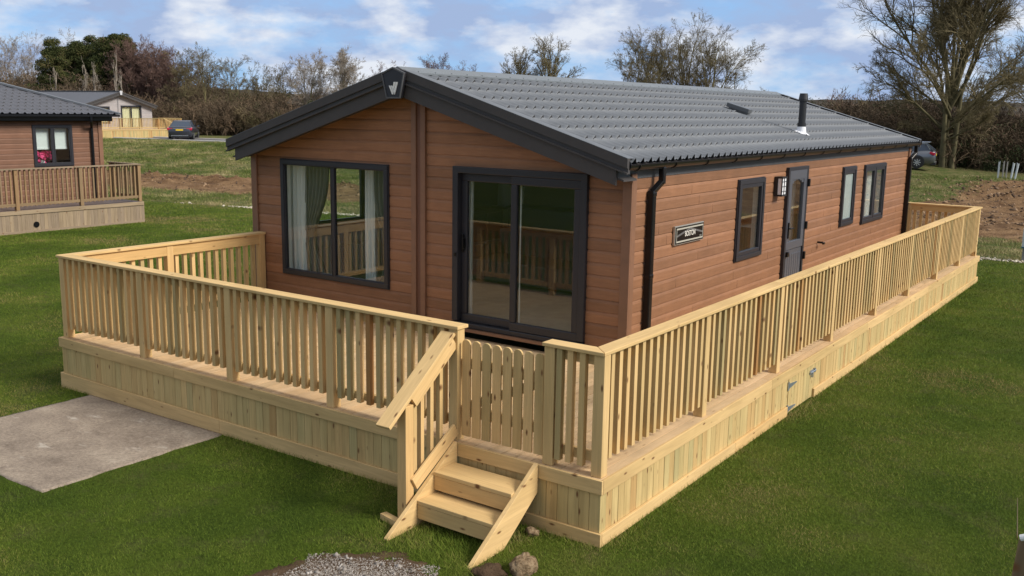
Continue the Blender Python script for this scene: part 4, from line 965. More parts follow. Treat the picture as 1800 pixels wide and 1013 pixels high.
# ================================================================== CARS
def car(name, label, loc, heading, kind, paint, group=None):
    e = empty(name, loc=loc, rz=heading, label=label, cat='car')       # +x is forward
    est = kind == 'estate'; L = 4.6 if est else 4.75; W_ = .90
    # stations: x, z_bottom, z_belt, half width
    st = [(-L/2, .42, .78, .70), (-L/2+.06, .30, .98, .80), (-L/2+.35, .22, 1.02, .88), (-L/2+1.0, .20, .98, .90), (-.3, .20, .95, .90), (.9, .20, .93, .90), (1.35, .20, .88, .89), (L/2-.35, .22, .76, .84), (L/2-.08, .28, .66, .74), (L/2, .40, .56, .62)]
    V = []; F = []; kk = 10
    for x, zb_, zt, hw in st:
        prof = [(0, zb_), (.75, zb_), (.93, zb_+.08), (1.0, zb_+(zt-zb_)*.45), (.985, zb_+(zt-zb_)*.78), (.90, zt), (0, zt+.03)]
        for y, z in prof: V.append((x, y*hw, z))
        for y, z in prof[-2:0:-1]: V.append((x, -y*hw, z))
    n = 12
    for i in range(len(st)-1):
        for j in range(n): F.append((i*n+j, i*n+(j+1) % n, (i+1)*n+(j+1) % n, (i+1)*n+j))
    me = bpy.data.meshes.new('body'); me.from_pydata(V, [], F+[tuple(range(n))[::-1], tuple(range((len(st)-1)*n, len(st)*n))]); me.materials.append(paint)
    me.polygons.foreach_set('use_smooth', [True]*len(me.polygons)); body = link(bpy.data.objects.new('body', me), e)
    # cabin
    if est: cab = [(-L/2+.10, 1.02, 1.04, .78, .78), (-L/2+.62, 1.0, 1.43, .78, .62), (-.9, .97, 1.47, .80, .64), (.25, .95, 1.45, .80, .62), (1.15, .92, .95, .76, .72)]
    else: cab = [(-L/2+.62, 1.0, 1.03, .74, .70), (-L/2+1.25, .98, 1.36, .78, .58), (-.45, .96, 1.44, .80, .60), (.30, .95, 1.41, .80, .58), (1.20, .92, .95, .76, .70)]
    V = []; F = []
    for x, z0_, z1_, w0, w1 in cab: V += [(x, w0, z0_), (x, w1, z1_), (x, -w1, z1_), (x, -w0, z0_)]
    for i in range(len(cab)-1):
        for j in range(3): F.append((i*4+j, i*4+j+1, (i+1)*4+j+1, (i+1)*4+j))
    me = bpy.data.meshes.new('window'); me.from_pydata(V, [], F+[(0, 1, 2, 3)]); me.materials.append(CARGL); link(bpy.data.objects.new('window', me), e)
    m = MB()
    for a, b in zip(cab[1:], cab[2:-1]):
        m.prism([(a[0], a[2]-.04), (b[0], b[2]-.04), (b[0], b[2]+.02), (a[0], a[2]+.02)], 1, -a[4]-.02, a[4]+.02)
    bevel(m.build('roof_panel', paint, e), .02)
    for s in (-1, 1):
        for a, b in ((cab[0], cab[1]), (cab[3], cab[4])): m = MB(); m.beam((a[0], s*(a[3]+.005), a[1] if a is cab[0] else a[2]), (b[0], s*(b[4]+.01), b[2] if b is cab[1] else b[1]), .06, .05); m.build('pillar', paint, e)
        m = MB(); xm = -.35; m.beam((xm, s*.815, .96), (xm, s*.63, 1.43), .05, .03); m.build('pillar', paint, e)
        if est: m = MB(); m.beam((-1.25, s*.81, .98), (-1.3, s*.65, 1.42), .05, .03); m.build('pillar', paint, e)
    if est:
        for s in (-1, 1): m = MB(); m.beam((-1.95, s*.62, 1.49), (.2, s*.62, 1.50), .03, .03); m.beam((-2.0, s*.79, 1.06), (-1.75, s*.66, 1.40), .015, .02); m.beam((-1.75, s*.66, 1.40), (.3, s*.64, 1.42), .015, .02); m.build('chrome_trim', CHROME, e)
    for s in (-1, 1):
        for x in (-L/2+.95, L/2-.88):
            m = MB(); m.tube((x, s*.70, .33), (x, s*.90, .33), .33, n=24); ty = m.build('tyre', TYRE, e)
            m = MB(); m.tube((x, s*.895, .33), (x, s*.905, .33), .22, n=24)
            for k in range(8):
                a = k*math.pi/4; m.beam((x, s*.91, .33), (x+.21*math.cos(a), s*.91, .33+.21*math.sin(a)), .012, .04, side=(0, 1, 0), mi=1)
            m.tube((x, s*.905, .33), (x, s*.915, .33), .225, n=24, mi=1) if False else None
            m.build('rim', [BLACKM, CHROME], ty)
            m = MB(); m.tube((x, s*.60, .36), (x, s*.898, .36), .385, n=24); m.build('wheel_arch', BLACKM, e)
        m = MB(); m.prism([(-L/2+.03, .76), (-L/2+.02, .90), (-L/2+.30, .96), (-L/2+.34, .86), (-L/2+.10, .74)], 1, s*.50, s*.885); bevel(m.build('tail_light', TAILR, e), .02)
        m = MB(); m.bb(L/2-.30, L/2-.10, s*.50, s*.80, .58, .70); m.build('headlight', WHITE, e)
        m = MB(); m.bb(.85, 1.0, s*.90, s*1.03, .93, 1.06); bevel(m.build('mirror', paint, e), .02)
    m = MB(); m.bb(-L/2-.012, -L/2+.02, -.26, .26, .72, .83); m.build('number_plate', YELP, e)
    m = MB(); m.bb(-L/2-.01, -L/2+.05, -.45, .45, .86, .89); m.bb(-L/2-.02, -L/2+.05, -.62, .62, .34, .37); m.build('chrome_trim', CHROME, e)
    m = MB(); m.bb(-L/2-.01, -L/2+.3, -.6, .6, .20, .33); m.build('lower_bumper', BLACKM, e)
    return e
PAINTB = mat_simple('dark_blue_car_paint', (.038, .042, .056), .28, .3, coat=.7); PAINTS = mat_simple('dark_silver_car_paint', (.13, .14, .16), .28, .5, coat=1)
CARGL = mat_simple('car_window_glass', (.03, .045, .07), .05); TYRE = mat_simple('tyre_rubber', (.015, .015, .016), .8)
CHROME = mat_simple('chrome', (.62, .63, .65), .25, .8); TAILR = mat_simple('red_lens', (.45, .02, .05), .15); YELP = mat_simple('yellow_plate', (.72, .48, .03), .5)
va = YAW+math.atan((312-900)/FPX)            # viewing azimuth of the saloon
hd = math.pi/2-(va+math.radians(8))
cx_, cy_ = -60.4, 40.6
car('parked_car', 'dark blue saloon car parked on the road beyond the bank at upper left', (cx_, cy_, float(hz(cx_, cy_))+.03), hd, 'saloon', PAINTB)
va = YAW+math.atan((1620-900)/FPX); hd2 = math.pi/2-(va-math.radians(87))
px_, py_ = -11.4, 54.2
car('parked_car', 'dark silver estate car parked behind the far corner of the brown lodge', (px_, py_, float(hz(px_, py_))), hd2, 'estate', PAINTS)

# ================================================================== SMALL GROUND THINGS
def rock(name, loc, size, seed, mat, **t):
    n, k = 22, 14; V = []; F = []
    for j in range(k+1):
        ph = math.pi*j/k
        for i in range(n):
            th = 2*math.pi*i/n; d = np.array([math.sin(ph)*math.cos(th), math.sin(ph)*math.sin(th), math.cos(ph)])
            r = .62+.75*float(fbm(d[0]*2.2+seed, d[1]*2.2+d[2]*1.9+seed*2, 5)); r = r*(1-.09*(round(r*11) % 2))
            V.append((loc[0]+d[0]*size[0]*r, loc[1]+d[1]*size[1]*r, loc[2]+d[2]*size[2]*r))
    for j in range(k):
        for i in range(n): F.append((j*n+i, j*n+(i+1) % n, (j+1)*n+(i+1) % n, (j+1)*n+i))
    return tag(mesh_np(name, V, F, mat, smooth=False), **t)
ROCKM = Mat('rough_stone'); _p = ROCKM.pos(); ROCKM.color(ROCKM.ramp(ROCKM.noise(_p, 22, 7, .75), [(.34, (.05, .033, .02)), (.45, (.19, .13, .075)), (.56, (.30, .215, .13)), (.68, (.34, .26, .17))])); ROCKM.rough(.95); ROCKM.spec(.05); ROCKM.bump(ROCKM.noise(_p, 40, 6, .7), 1, .02); ROCKM = ROCKM.m
SOILM = mat_simple('dark_soil', (.085, .055, .034), .95, 0, (50, 1, .02), .35, spec=.05)
rock('rock', (-.235, -.70, .03), (.100, .118, .100), 3.3, ROCKM, label='rough brown rock in the grass to the right of the steps', cat='rock')
rock('soil_clod', (-.42, -.86, .0), (.13, .12, .055), 8.1, SOILM, label='dark soil clod beside the rough rock by the steps', cat='soil clod')
rock('stone', (-.53, -.14, .02), (.06, .05, .04), 5.1, ROCKM, label='small stone in the grass against the plinth right of the steps', cat='stone')
# heap of gravel at the bottom edge
def stones(name, pts, sizes, mat, smooth=False, **t):
    base = np.array([(1, 0, 0), (-1, 0, 0), (0, 1, 0), (0, -1, 0), (0, 0, 1), (0, 0, -1)], float)
    T = np.array([(0, 2, 4), (2, 1, 4), (1, 3, 4), (3, 0, 4), (2, 0, 5), (1, 2, 5), (3, 1, 5), (0, 3, 5)])
    N = len(pts); J = RNG.uniform(.6, 1.25, (N, 6, 1)); A = RNG.normal(0, .35, (N, 3, 3))+np.eye(3)
    V = (np.einsum('nij,kj->nki', A, base)*J)*np.asarray(sizes)[:, None, None]*np.array([1, 1, .75])+np.asarray(pts)[:, None, :]
    F = (T[None]+np.arange(N)[:, None, None]*6).reshape(-1, 3)
    bv = np.repeat(RNG.random(N), 6); return tag(mesh_np(name, V.reshape(-1, 3), F, mat, attrs={'bv': ('FLOAT', bv)}), **t)
def stonemat(name, stops):
    m = Mat(name); m.color(m.ramp(m.attr('bv', 2), stops)); m.rough(.9); return m.m
GR = stonemat('grey_gravel', [(0, (.17, .145, .12)), (.5, (.25, .22, .19)), (.85, (.33, .295, .26)), (1, (.45, .41, .37))])
GC = (-.95, -1.78)
def gheap(x, y): return .004*np.exp(-(((x-GC[0])/.52)**2+((y-GC[1])/.48)**2)*1.2)
gp = RNG.normal(0, 1, (48000, 2))*np.array([.42, .38])+np.array(GC); gp = gp[(((gp[:, 0]-GC[0])/.76)**2+((gp[:, 1]-GC[1])/.70)**2 + (fbm(gp[:, 0]*5, gp[:, 1]*5)-.5)*.9) < 1]
sz = RNG.uniform(.003, .009, len(gp))*np.where(RNG.random(len(gp)) > .985, 3.0, 1)
stones('gravel_heap', np.c_[gp, gheap(gp[:, 0], gp[:, 1])+hz(gp[:, 0], gp[:, 1])+sz*.3], sz, GR, label='grey gravel heap spilling at the bottom edge near the steps', cat='gravel', kind='stuff')
xs = np.linspace(-1.1, 1.1, 50); X, Y = np.meshgrid(xs+GC[0], xs*.8+GC[1], indexing='ij'); rr = ((X-GC[0])/.84)**2+((Y-GC[1])/.76)**2+(fbm(X*7, Y*7)-.5)*1.1
Z = gheap(X, Y)-.006+hz(X, Y)+np.where(rr < 1, .010, -.05); a = (np.arange(49)[:, None]*50+np.arange(49)[None]).ravel()
tag(mesh_np('soil_patch', np.stack([X, Y, Z], -1).reshape(-1, 3), np.stack([a, a+50, a+51, a+1], -1), SOILM, smooth=True), kind='structure')
# pale stone edging of the lawn
PS_ = stonemat('pale_limestone_chips', [(0, (.32, .26, .18)), (.5, (.50, .44, .34)), (1, (.68, .62, .52))])
ex_ = RNG.uniform(-48, 5, 5200); dn = fbm(ex_*.25+3, ex_*0+2, 4); k = (RNG.random(len(ex_)) < np.clip((dn-.42)*6, 0, 1)) | (ex_ > -3.5); ex_ = ex_[k]
ev_ = RNG.normal(.1, .10, len(ex_))+.25*(fbm(ex_*1.2, ex_*.4)-.5); ey_ = 18.8+.19*ex_+ev_; sz = RNG.uniform(.02, .045, len(ex_))
stones('lawn_edge_stones', np.c_[ex_, ey_, hz(ex_, ey_)+.012], sz, PS_, label='broken line of pale stones along the far lawn edge', cat='stones', kind='stuff')
# clods of dug earth
ET = stonemat('dug_earth', [(0, (.06, .035, .02)), (.5, (.15, .09, .05)), (1, (.28, .18, .10))])
cx = RNG.uniform(-46, 6, 60000); cv = RNG.uniform(2, 25, 60000); cy = cv+18.8+.19*cx; zc_ = zone_cols(cx, cy); vv, aa, ff, cc, _, _ = zones(cx, cy)
ridge = np.exp(-((vv-(6.0+2.0*aa+fbm(cx*.2, cy*.2)*2))/1.2)**2)*(1-.5*aa)
spoil = sstep(-8, -2, cx)*np.exp(-((vv-(ff+cc)/2)/4.0)**2)
k = RNG.random(len(cx)) < np.clip(ridge*.9*np.clip((fbm(cx*.6, cy*.6)-.35)*4, 0, 1)+spoil*.4+zc_[:, 1]*.08, 0, 1)
cx, cy = cx[k], cy[k]; sz = RNG.uniform(.02, .085, len(cx)); stones('dug_soil', np.c_[cx, cy, hz(cx, cy)+sz*.1], sz, ET, label='brown clods of dug earth strewn along the rough ground beyond the lawn', cat='soil', kind='stuff')
# sapling guards
TUBE = mat_simple('pale_tree_guard', (.42, .46, .48), .5); STK = mat_simple('grey_stake', (.33, .31, .28), .8)
def along(x, y, D):
    d = FW+(x-900)/FPX*R2-(y-506.5)/FPX*U2; return CAM+d*D
for k, (px, top, bot, r, lab, tilt) in enumerate(((1753, 291, 316, .022, 'thin pale sapling stake standing at the left of the sapling guards', 0), (1761, 293, 316, .018, 'thin grey stake second from the left of the sapling guards', .02), (1767, 293, 315, .018, 'thin grey stake in the middle of the sapling guards', .03), (1776, 294, 318, .042, 'thick pale tree guard leaning slightly, left of the last one', .12), (1783, 294, 318, .042, 'rightmost thick pale tree guard on the bank', .14))):
    P = along(px, bot, 44.5); x, y = float(P[0]), float(P[1]); z = float(hz(x, y)); h = 24*44.5/FPX+.12
    m = MB(); m.tube((x, y, z-.05), (x+tilt*h*.8, y+tilt*h*.5, z+h), r, r*1.1, n=10); m.tube((x+.04, y, z-.05), (x+.04, y, z+h*1.05), .012, n=6)
    tag(m.build('tree_guard' if r > .03 else 'sapling_stake', TUBE if k in (0, 3, 4) else STK), label=lab, cat='tree guard' if r > .03 else 'stake', group='stakes and guards round saplings on the bank')
# service post at the right edge
P = along(1799, 450, 22.6); ux_, uy_ = float(P[0]), float(P[1])
sv = empty('service_post', label='grey service post with a white cabinet at the right edge beside the lawn', cat='utility post')
m = MB(); m.bb(ux_-.03, ux_+.05, uy_-.04, uy_+.04, -.05, .9); m.build('post', mat_simple('galvanised_post', (.25, .26, .27), .5, .5), sv)
m = MB(); m.bb(ux_-.05, ux_+.16, uy_-.09, uy_+.05, .34, .80); bevel(m.build('cabinet', mat_simple('cabinet_white', (.55, .60, .66), .4), sv), .02)
m = MB(); m.bb(ux_-.052, ux_+.162, uy_-.092, uy_+.052, .33, .36); m.build('cabinet_base', mat_simple('blue_plastic', (.02, .12, .22), .4), sv)
# old stake close to the camera, bottom right
P = along(1799, 945, 5.2); x, y, z = map(float, P)
ws = empty('wooden_stake', label='weathered brown stake at the bottom right corner with a dry stem beside it', cat='stake')
m = MB(); m.beam((x+.02, y, z), (x-.06, y+.02, -.1), .075, .075, side=(0, 1, 0)); bevel(m.build('stake', OLDW, ws), .008)
m = MB(); m.tube((x-.028, y, z-.02), (x-.05, y, z+.21), .0035, .002, n=6); m.build('dry_stem', OLDGREY, ws)
m = MB(); m.tube((x-.01, y-.03, z+.005), (x+.02, y-.03, z+.02), .018, n=10); m.build('insulator', WHITE, ws)

# ================================================================== TREES
def nrm(a): return a/np.maximum(np.linalg.norm(a, axis=-1, keepdims=True), 1e-9)
def rotdir(rng, d, ang):
    p = rng.normal(0, 1, d.shape); p -= d*(p*d).sum(-1, keepdims=True); p = nrm(p); return nrm(d*np.cos(ang)[:, None]+p*np.sin(ang)[:, None])
def grow(seed, pos, dirs, lens, rads, levels):
    """levels: dict(nseg, wob, up, kids, tmin, ang, lf, rf, taper). returns per-level segment arrays"""
    rng = np.random.default_rng(seed); out = []
    pos, dirs, lens, rads = map(lambda a: np.array(a, float), (pos, dirs, lens, rads))
    for li, lv in enumerate(levels):
        n = lv['nseg']; P = [pos]; Dn = [dirs]; p = pos; d = dirs
        for k in range(n):
            d = nrm(d+rng.normal(0, lv['wob'], d.shape)+np.array([0, 0, lv['up']])); p = p+d*(lens/n)[:, None]; P.append(p); Dn.append(d)
        tp = lv.get('taper', .35); R = [rads*(1-(1-tp)*k/n) for k in range(n+1)]
        out.append((np.concatenate(P[:-1]), np.concatenate(P[1:]), np.concatenate(R[:-1]), np.concatenate(R[1:])))
        if li == len(levels)-1: break
        kc = lv['kids']; N = len(pos); t = rng.uniform(lv['tmin'], 1, (N, kc)); t[:, 0] = .99
        idx = np.minimum((t*n).astype(int), n-1); fr_ = t*n-idx
        PA = np.stack(P, 1); DA = np.stack(Dn, 1); ii = np.arange(N)[:, None]
        np_ = PA[ii, idx]*(1-fr_[..., None])+PA[ii, idx+1]*fr_[..., None]; nd_ = DA[ii, idx+1]
        rr = np.stack(R, 1)[ii, idx]
        pos = np_.reshape(-1, 3); dd = nd_.reshape(-1, 3); ang = rng.normal(lv['ang'], lv['ang']*.3, len(pos)); dirs = rotdir(rng, dd, ang)
        lens = (lens[:, None]*lv['lf']*rng.uniform(.6, 1.15, (N, kc))*(1.25-.55*t)).reshape(-1); rads = np.minimum(rads[:, None]*lv['rf'], rr*.9).reshape(-1)
    return out
def prisms(segs, n=3):
    A = np.concatenate([s[0] for s in segs]); B = np.concatenate([s[1] for s in segs]); ra = np.concatenate([s[2] for s in segs]); rb2 = np.concatenate([s[3] for s in segs])
    d = nrm(B-A); a = np.cross(d, np.where(np.abs(d[:, 2:3]) < .9, [[0, 0, 1.]], [[1., 0, 0]])); a = nrm(a); b = np.cross(d, a)
    t = np.arange(n)/n*2*math.pi; ring = np.cos(t)[None, :, None]*a[:, None]+np.sin(t)[None, :, None]*b[:, None]
    V = np.concatenate([A[:, None]+ring*ra[:, None, None], B[:, None]+ring*rb2[:, None, None]], 1).reshape(-1, 3)
    base = np.array([(i, (i+1) % n, n+(i+1) % n, n+i) for i in range(n)]); F = (base[None]+np.arange(len(A))[:, None, None]*2*n).reshape(-1, 4)
    return V, F
def ribbons(segs, rng):
    A = np.concatenate([s[0] for s in segs]); B = np.concatenate([s[1] for s in segs]); ra = np.concatenate([s[2] for s in segs])
    d = nrm(B-A); sd = nrm(np.cross(d, rng.normal(0, 1, d.shape)))*ra[:, None]
    V = np.stack([A-sd, A+sd, B+sd*.6, B-sd*.6], 1).reshape(-1, 3); return V, np.arange(len(V)).reshape(-1, 4)
def barkmat(name, stops, rough=.9):
    m = Mat(name); m.color(m.ramp(m.noise(m.pos(), 1.7, 4, .6), stops)); m.rough(rough); m.spec(.15); return m.m
BARK_D = barkmat('mossy_bark', [(.35, (.13, .115, .055)), (.65, (.23, .20, .10))])
BARK_B = barkmat('dark_mossy_bark', [(.35, (.085, .075, .042)), (.65, (.15, .13, .07))])
BARK_T = barkmat('twig_bark', [(.35, (.13, .105, .058)), (.65, (.20, .165, .09))])
BARK_R = barkmat('reddish_twigs', [(.35, (.15, .092, .076)), (.65, (.21, .135, .108))])
BARK_P = barkmat('pale_bark', [(.35, (.24, .20, .16)), (.65, (.36, .31, .25))])
def bare_tree(label, x, y, h, width, seed, kind='round', bark=BARK_D, twig=BARK_T, dens=1.0, group='bare trees standing beyond the holiday park', tr=None, thin=.0075, timax=.78, n0=10, tmin0=.28, domed=.24, low=(.14, .34), stems=1):
    z = float(hz(x, y))-.1; rng = np.random.default_rng(seed)
    if kind == 'crown':     # limbs reach out to a rounded crown from a short trunk
        lo, hi = low; n0 = int(22*dens); tr = tr or h*.020; O = np.array([x, y, z]); cz = h*.56; A_, C_ = width/2, h*.46
        tz = rng.uniform(lo, hi, n0)*h; th = np.arccos(rng.uniform(-.05, 1, n0)**.75) if False else np.linspace(.06, 1.45, n0)*rng.uniform(.85, 1.1, n0); ph = np.arange(n0)*2.4+rng.normal(0, .3, n0)
        tz = np.sort(tz)[::-1]; d = np.stack([np.cos(ph)*np.sin(th), np.sin(ph)*np.sin(th), np.cos(th)], -1); ln = []
        for i in range(n0):      # distance along d to the crown's surface
            p = np.array([0, 0, tz[i]-cz]); a_ = (d[i, 0]**2+d[i, 1]**2)/A_**2+d[i, 2]**2/C_**2; b_ = 2*p[2]*d[i, 2]/C_**2; c_ = p[2]**2/C_**2-1
            ln.append((-b_+math.sqrt(max(b_*b_-4*a_*c_, .01)))/(2*a_)*rng.uniform(.72, .88))
        ln = np.array(ln); pos = O+np.stack([tz*0+rng.normal(0, tr*.5, n0), rng.normal(0, tr*.5, n0), tz], -1)
        d[:, 2] += .25; d = nrm(d)     # limbs leave steeply and bend outward
        S1 = grow(seed, pos, d, ln, tr*.42*(ln/ln.max())**.7, [dict(nseg=7, wob=.07, up=-.018, kids=int(8*dens), tmin=.25, ang=.50, lf=.44, rf=.50, taper=.3), dict(nseg=5, wob=.10, up=.02, kids=int(7*dens), tmin=.15, ang=.55, lf=.52, rf=.5),
              dict(nseg=4, wob=.13, up=.02, kids=int(5*dens), tmin=.15, ang=.6, lf=.55, rf=.55), dict(nseg=3, wob=.16, up=.01, kids=4, tmin=.15, ang=.6, lf=.6, rf=.7), dict(nseg=2, wob=.2, up=0, kids=0, tmin=0, ang=0, lf=0, rf=0)])
        nb_ = stems; T0 = []
        for k in range(nb_):
            a = k*2.1; off = np.array([math.cos(a), math.sin(a), 0])*tr*1.1*(nb_ > 1); top = O+np.array([off[0]*1.6, off[1]*1.6, h*hi*1.02])
            for j in range(5): T0.append((O+off+(top-O-off)*j/5, O+off+(top-O-off)*(j+1)/5, tr*(1.05-.11*j)/nb_**.4, tr*(1.05-.11*(j+1))/nb_**.4))
        T0 = tuple(np.array(q) for q in zip(*T0))
        S1 = [(a, b, np.maximum(c, thin), np.maximum(e_, thin*.7)) for a, b, c, e_ in S1]
        e = empty('bare_tree', label=label, cat='tree', group=group)
        V, F = prisms([T0]+S1[:1], 7); mesh_np('trunk', V, F, bark, e, smooth=True)
        V, F = prisms(S1[1:], 3); mesh_np('crown', V, F, twig, e); return e
    if kind == 'fan':      # many upright stems from a short bole
        pos = [(x+rng.normal(0, .14), y+rng.normal(0, .14), z) for _ in range(n0)]
        an = np.linspace(0, 2*math.pi, n0, endpoint=False)+rng.normal(0, .3, n0); ti = np.linspace(.05, timax, n0)+rng.normal(0, .05, n0)
        dr = np.stack([np.cos(an)*np.sin(ti), np.sin(an)*np.sin(ti), np.cos(ti)], -1); ln = h*rng.uniform(.50, .60, n0)*np.cos(ti*.55); rd_ = np.full(n0, (tr or .17))*rng.uniform(.7, 1.2, n0)
        lv = [dict(nseg=7, wob=.07, up=.03, kids=int(8*dens), tmin=tmin0, ang=.52, lf=.66, rf=.52), dict(nseg=5, wob=.10, up=.03, kids=int(7*dens), tmin=.2, ang=.58, lf=.62, rf=.52),
              dict(nseg=4, wob=.14, up=.015, kids=int(6*dens), tmin=.15, ang=.65, lf=.60, rf=.5), dict(nseg=3, wob=.2, up=.01, kids=5, tmin=.15, ang=.7, lf=.58, rf=.6), dict(nseg=2, wob=.2, up=.0, kids=0, tmin=0, ang=0, lf=0, rf=0)]
    else:
        n0 = 1; pos = [(x, y, z)]; dr = [(rng.normal(0, .05), rng.normal(0, .05), 1)]; rd_ = [tr or h*.022]
        if kind == 'poplar': ln = [h*.80]; a0, l0, up = .42, .38, .10
        elif kind == 'oak': ln = [h*.50]; a0, l0, up = .80, .85, .03
        else: ln = [h*.62]; a0, l0, up = .62, .62, .06
        lv = [dict(nseg=8, wob=.05, up=.05, kids=int(16*dens), tmin=.28, ang=a0, lf=l0, rf=.55), dict(nseg=6, wob=.12 if kind != 'oak' else .2, up=up, kids=int(8*dens), tmin=.2, ang=.55, lf=.55, rf=.5),
              dict(nseg=4, wob=.16, up=up*.6, kids=int(7*dens), tmin=.15, ang=.6, lf=.55, rf=.5), dict(nseg=3, wob=.2, up=.03, kids=5, tmin=.1, ang=.65, lf=.55, rf=.6), dict(nseg=2, wob=.2, up=0, kids=0, tmin=0, ang=0, lf=0, rf=0)]
    S = grow(seed, pos, dr, ln, rd_, lv); O = np.array([x, y, z]); E_ = np.concatenate([q[1] for q in S])-O
    sxy = (width/2)/np.percentile(np.hypot(E_[:, 0], E_[:, 1]), 97); sz_ = h/np.percentile(E_[:, 2], 99.7); sc3 = np.array([sxy, sxy, sz_])
    def dome(P_):
        q_ = (P_-O)*sc3; rn = np.hypot(q_[:, 0], q_[:, 1])/(width/2); q_[:, 2] *= 1-domed*np.clip(rn, 0, 1.15)**2*sstep(.25, .8, q_[:, 2]/h); return O+q_
    S = [(dome(a), dome(b), np.maximum(c, thin), np.maximum(d, thin*.7)) for a, b, c, d in S]
    e = empty('bare_tree', label=label, cat='tree', group=group)
    V, F = prisms(S[:2], 7); mesh_np('trunk', V, F, bark, e, smooth=True)
    V, F = prisms(S[2:], 3); mesh_np('crown', V, F, twig, e); return e
def at(px, D): P = CAM+(FW+(px-900)/FPX*R2-(190-506.5)/FPX*U2)*D; return float(P[0]), float(P[1])
def topz(px, py, D): return float((CAM+(FW+(px-900)/FPX*R2-(py-506.5)/FPX*U2)*D)[2])
def T(label, px, ytop, D, wpx, seed, **k):
    x, y = at(px, D); h = topz(px, ytop, D)-float(hz(x, y)); return bare_tree(label, x, y, h, wpx*D/FPX, seed, **k)
T('huge fan-shaped bare tree behind the silver estate car at upper right', 1672, -110, 60, 345, 21, kind='crown', dens=1.26, tr=.30, low=(.12, .34), stems=3, bark=BARK_B)
T('bare tree half outside the picture at the right edge behind the tree guards', 1850, -10, 66, 240, 22, kind='crown', dens=1.1, tr=.16)
T('lowest rounded bare tree at the left end of the big clump above the roof', 1115, 72, 81, 90, 29, kind='crown', dens=1.0, tr=.10)
T('broad bare tree above the middle of the roof, left half of the big clump', 1145, 54, 82, 120, 23, kind='crown', dens=1.0, tr=.17)
T('tallest bare tree above the roof, right of the centre of the big clump', 1200, 50, 84, 115, 24, kind='crown', dens=1.0, tr=.18)
T('bare tree with mossy limbs at the right side of the big clump above the roof', 1250, 44, 83, 110, 25, kind='crown', dens=1.0, tr=.16)
T('small bare tree low at the right foot of the big clump above the roof', 1296, 118, 86, 70, 26, kind='round', dens=.8)
T('left and thinner of two gnarled bare trees above the ridge', 913, 86, 90, 84, 27, kind='crown', dens=.9, tr=.2, low=(.35, .5))
T('right and rounder of two gnarled bare trees above the ridge', 964, 72, 90, 98, 28, kind='crown', dens=.92, tr=.24, low=(.35, .5))
T('tall pale feathery bare tree left of the gable peak, nearer the wood', 545, 94, 88, 86, 31, kind='crown', tr=.12, twig=BARK_P, dens=1.0)
T('tall pale feathery bare tree left of the gable peak, nearer the gable', 604, 84, 87, 92, 32, kind='crown', tr=.12, twig=BARK_P, dens=1.1)
for k, (px, yt, lab) in enumerate(((268, 78, 'reddish birch standing directly right of the dark pines'), (300, 92, 'reddish birch a little lower than the one beside the pines'), (238, 84, 'reddish birch partly behind the rightmost pine'))):
    T(lab, px, yt-4, 94, 100, 40+k, kind='crown', bark=BARK_P, twig=BARK_R, dens=1.15, tr=.10)
for k, (px, yt, sp, lab) in enumerate(((325, 92, 46, 'bare tree behind the dark saloon car, leftmost of the open crowns'), (362, 90, 76, 'wide open-crowned bare tree above the wood right of the birches'), (408, 108, 50, 'low bare tree above the wood at the left end of the eaves'), (458, 118, 60, 'low spreading bare tree above the wood left of the feathery pair'), (497, 112, 36, 'thin bare tree just left of the feathery pair'))):
    T(lab, px, yt-3, 92+k, sp*1.35, 50+k, kind='crown', dens=.9, tr=.08, twig=BARK_T)
for k, (px, yt, lab) in enumerate(((-10, 66, 'pale bare tree cut by the left edge of the picture'), (22, 70, 'pale bare tree second from the left edge above the wood'), (62, 74, 'pale thin bare tree just left of the dark pines'), (122, 62, 'pale bare tree top showing between the two pine groups'))):
    T(lab, px, yt-4, 106, 80, 60+k, kind='crown', twig=BARK_P, bark=BARK_P, dens=.9, tr=.07)
for k, (px, yt, lab) in enumerate(((690, 118, 'pinkish bushy tree showing left of the gable badge'), (772, 104, 'tallest pinkish bushy tree showing over the front of the ridge'), (818, 120, 'small pinkish bushy tree over the ridge right of the tallest pinkish one'))):
    T(lab, px, yt, 108, 84, 70+k, kind='crown', tr=.08, twig=BARK_R, dens=1.0)
for k, (px, yt, lab) in enumerate(((1475, 152, 'reddish bush rising right of the flue above the far roof edge'), (1340, 150, 'small bare treetop on the skyline right of the big clump'), (1515, 150, 'olive bare bush tree between the flue and the huge tree'))):
    T(lab, px, yt, 78 if k != 1 else 100, 64, 80+k, kind='round', twig=BARK_R if k == 0 else BARK_T, dens=.85)
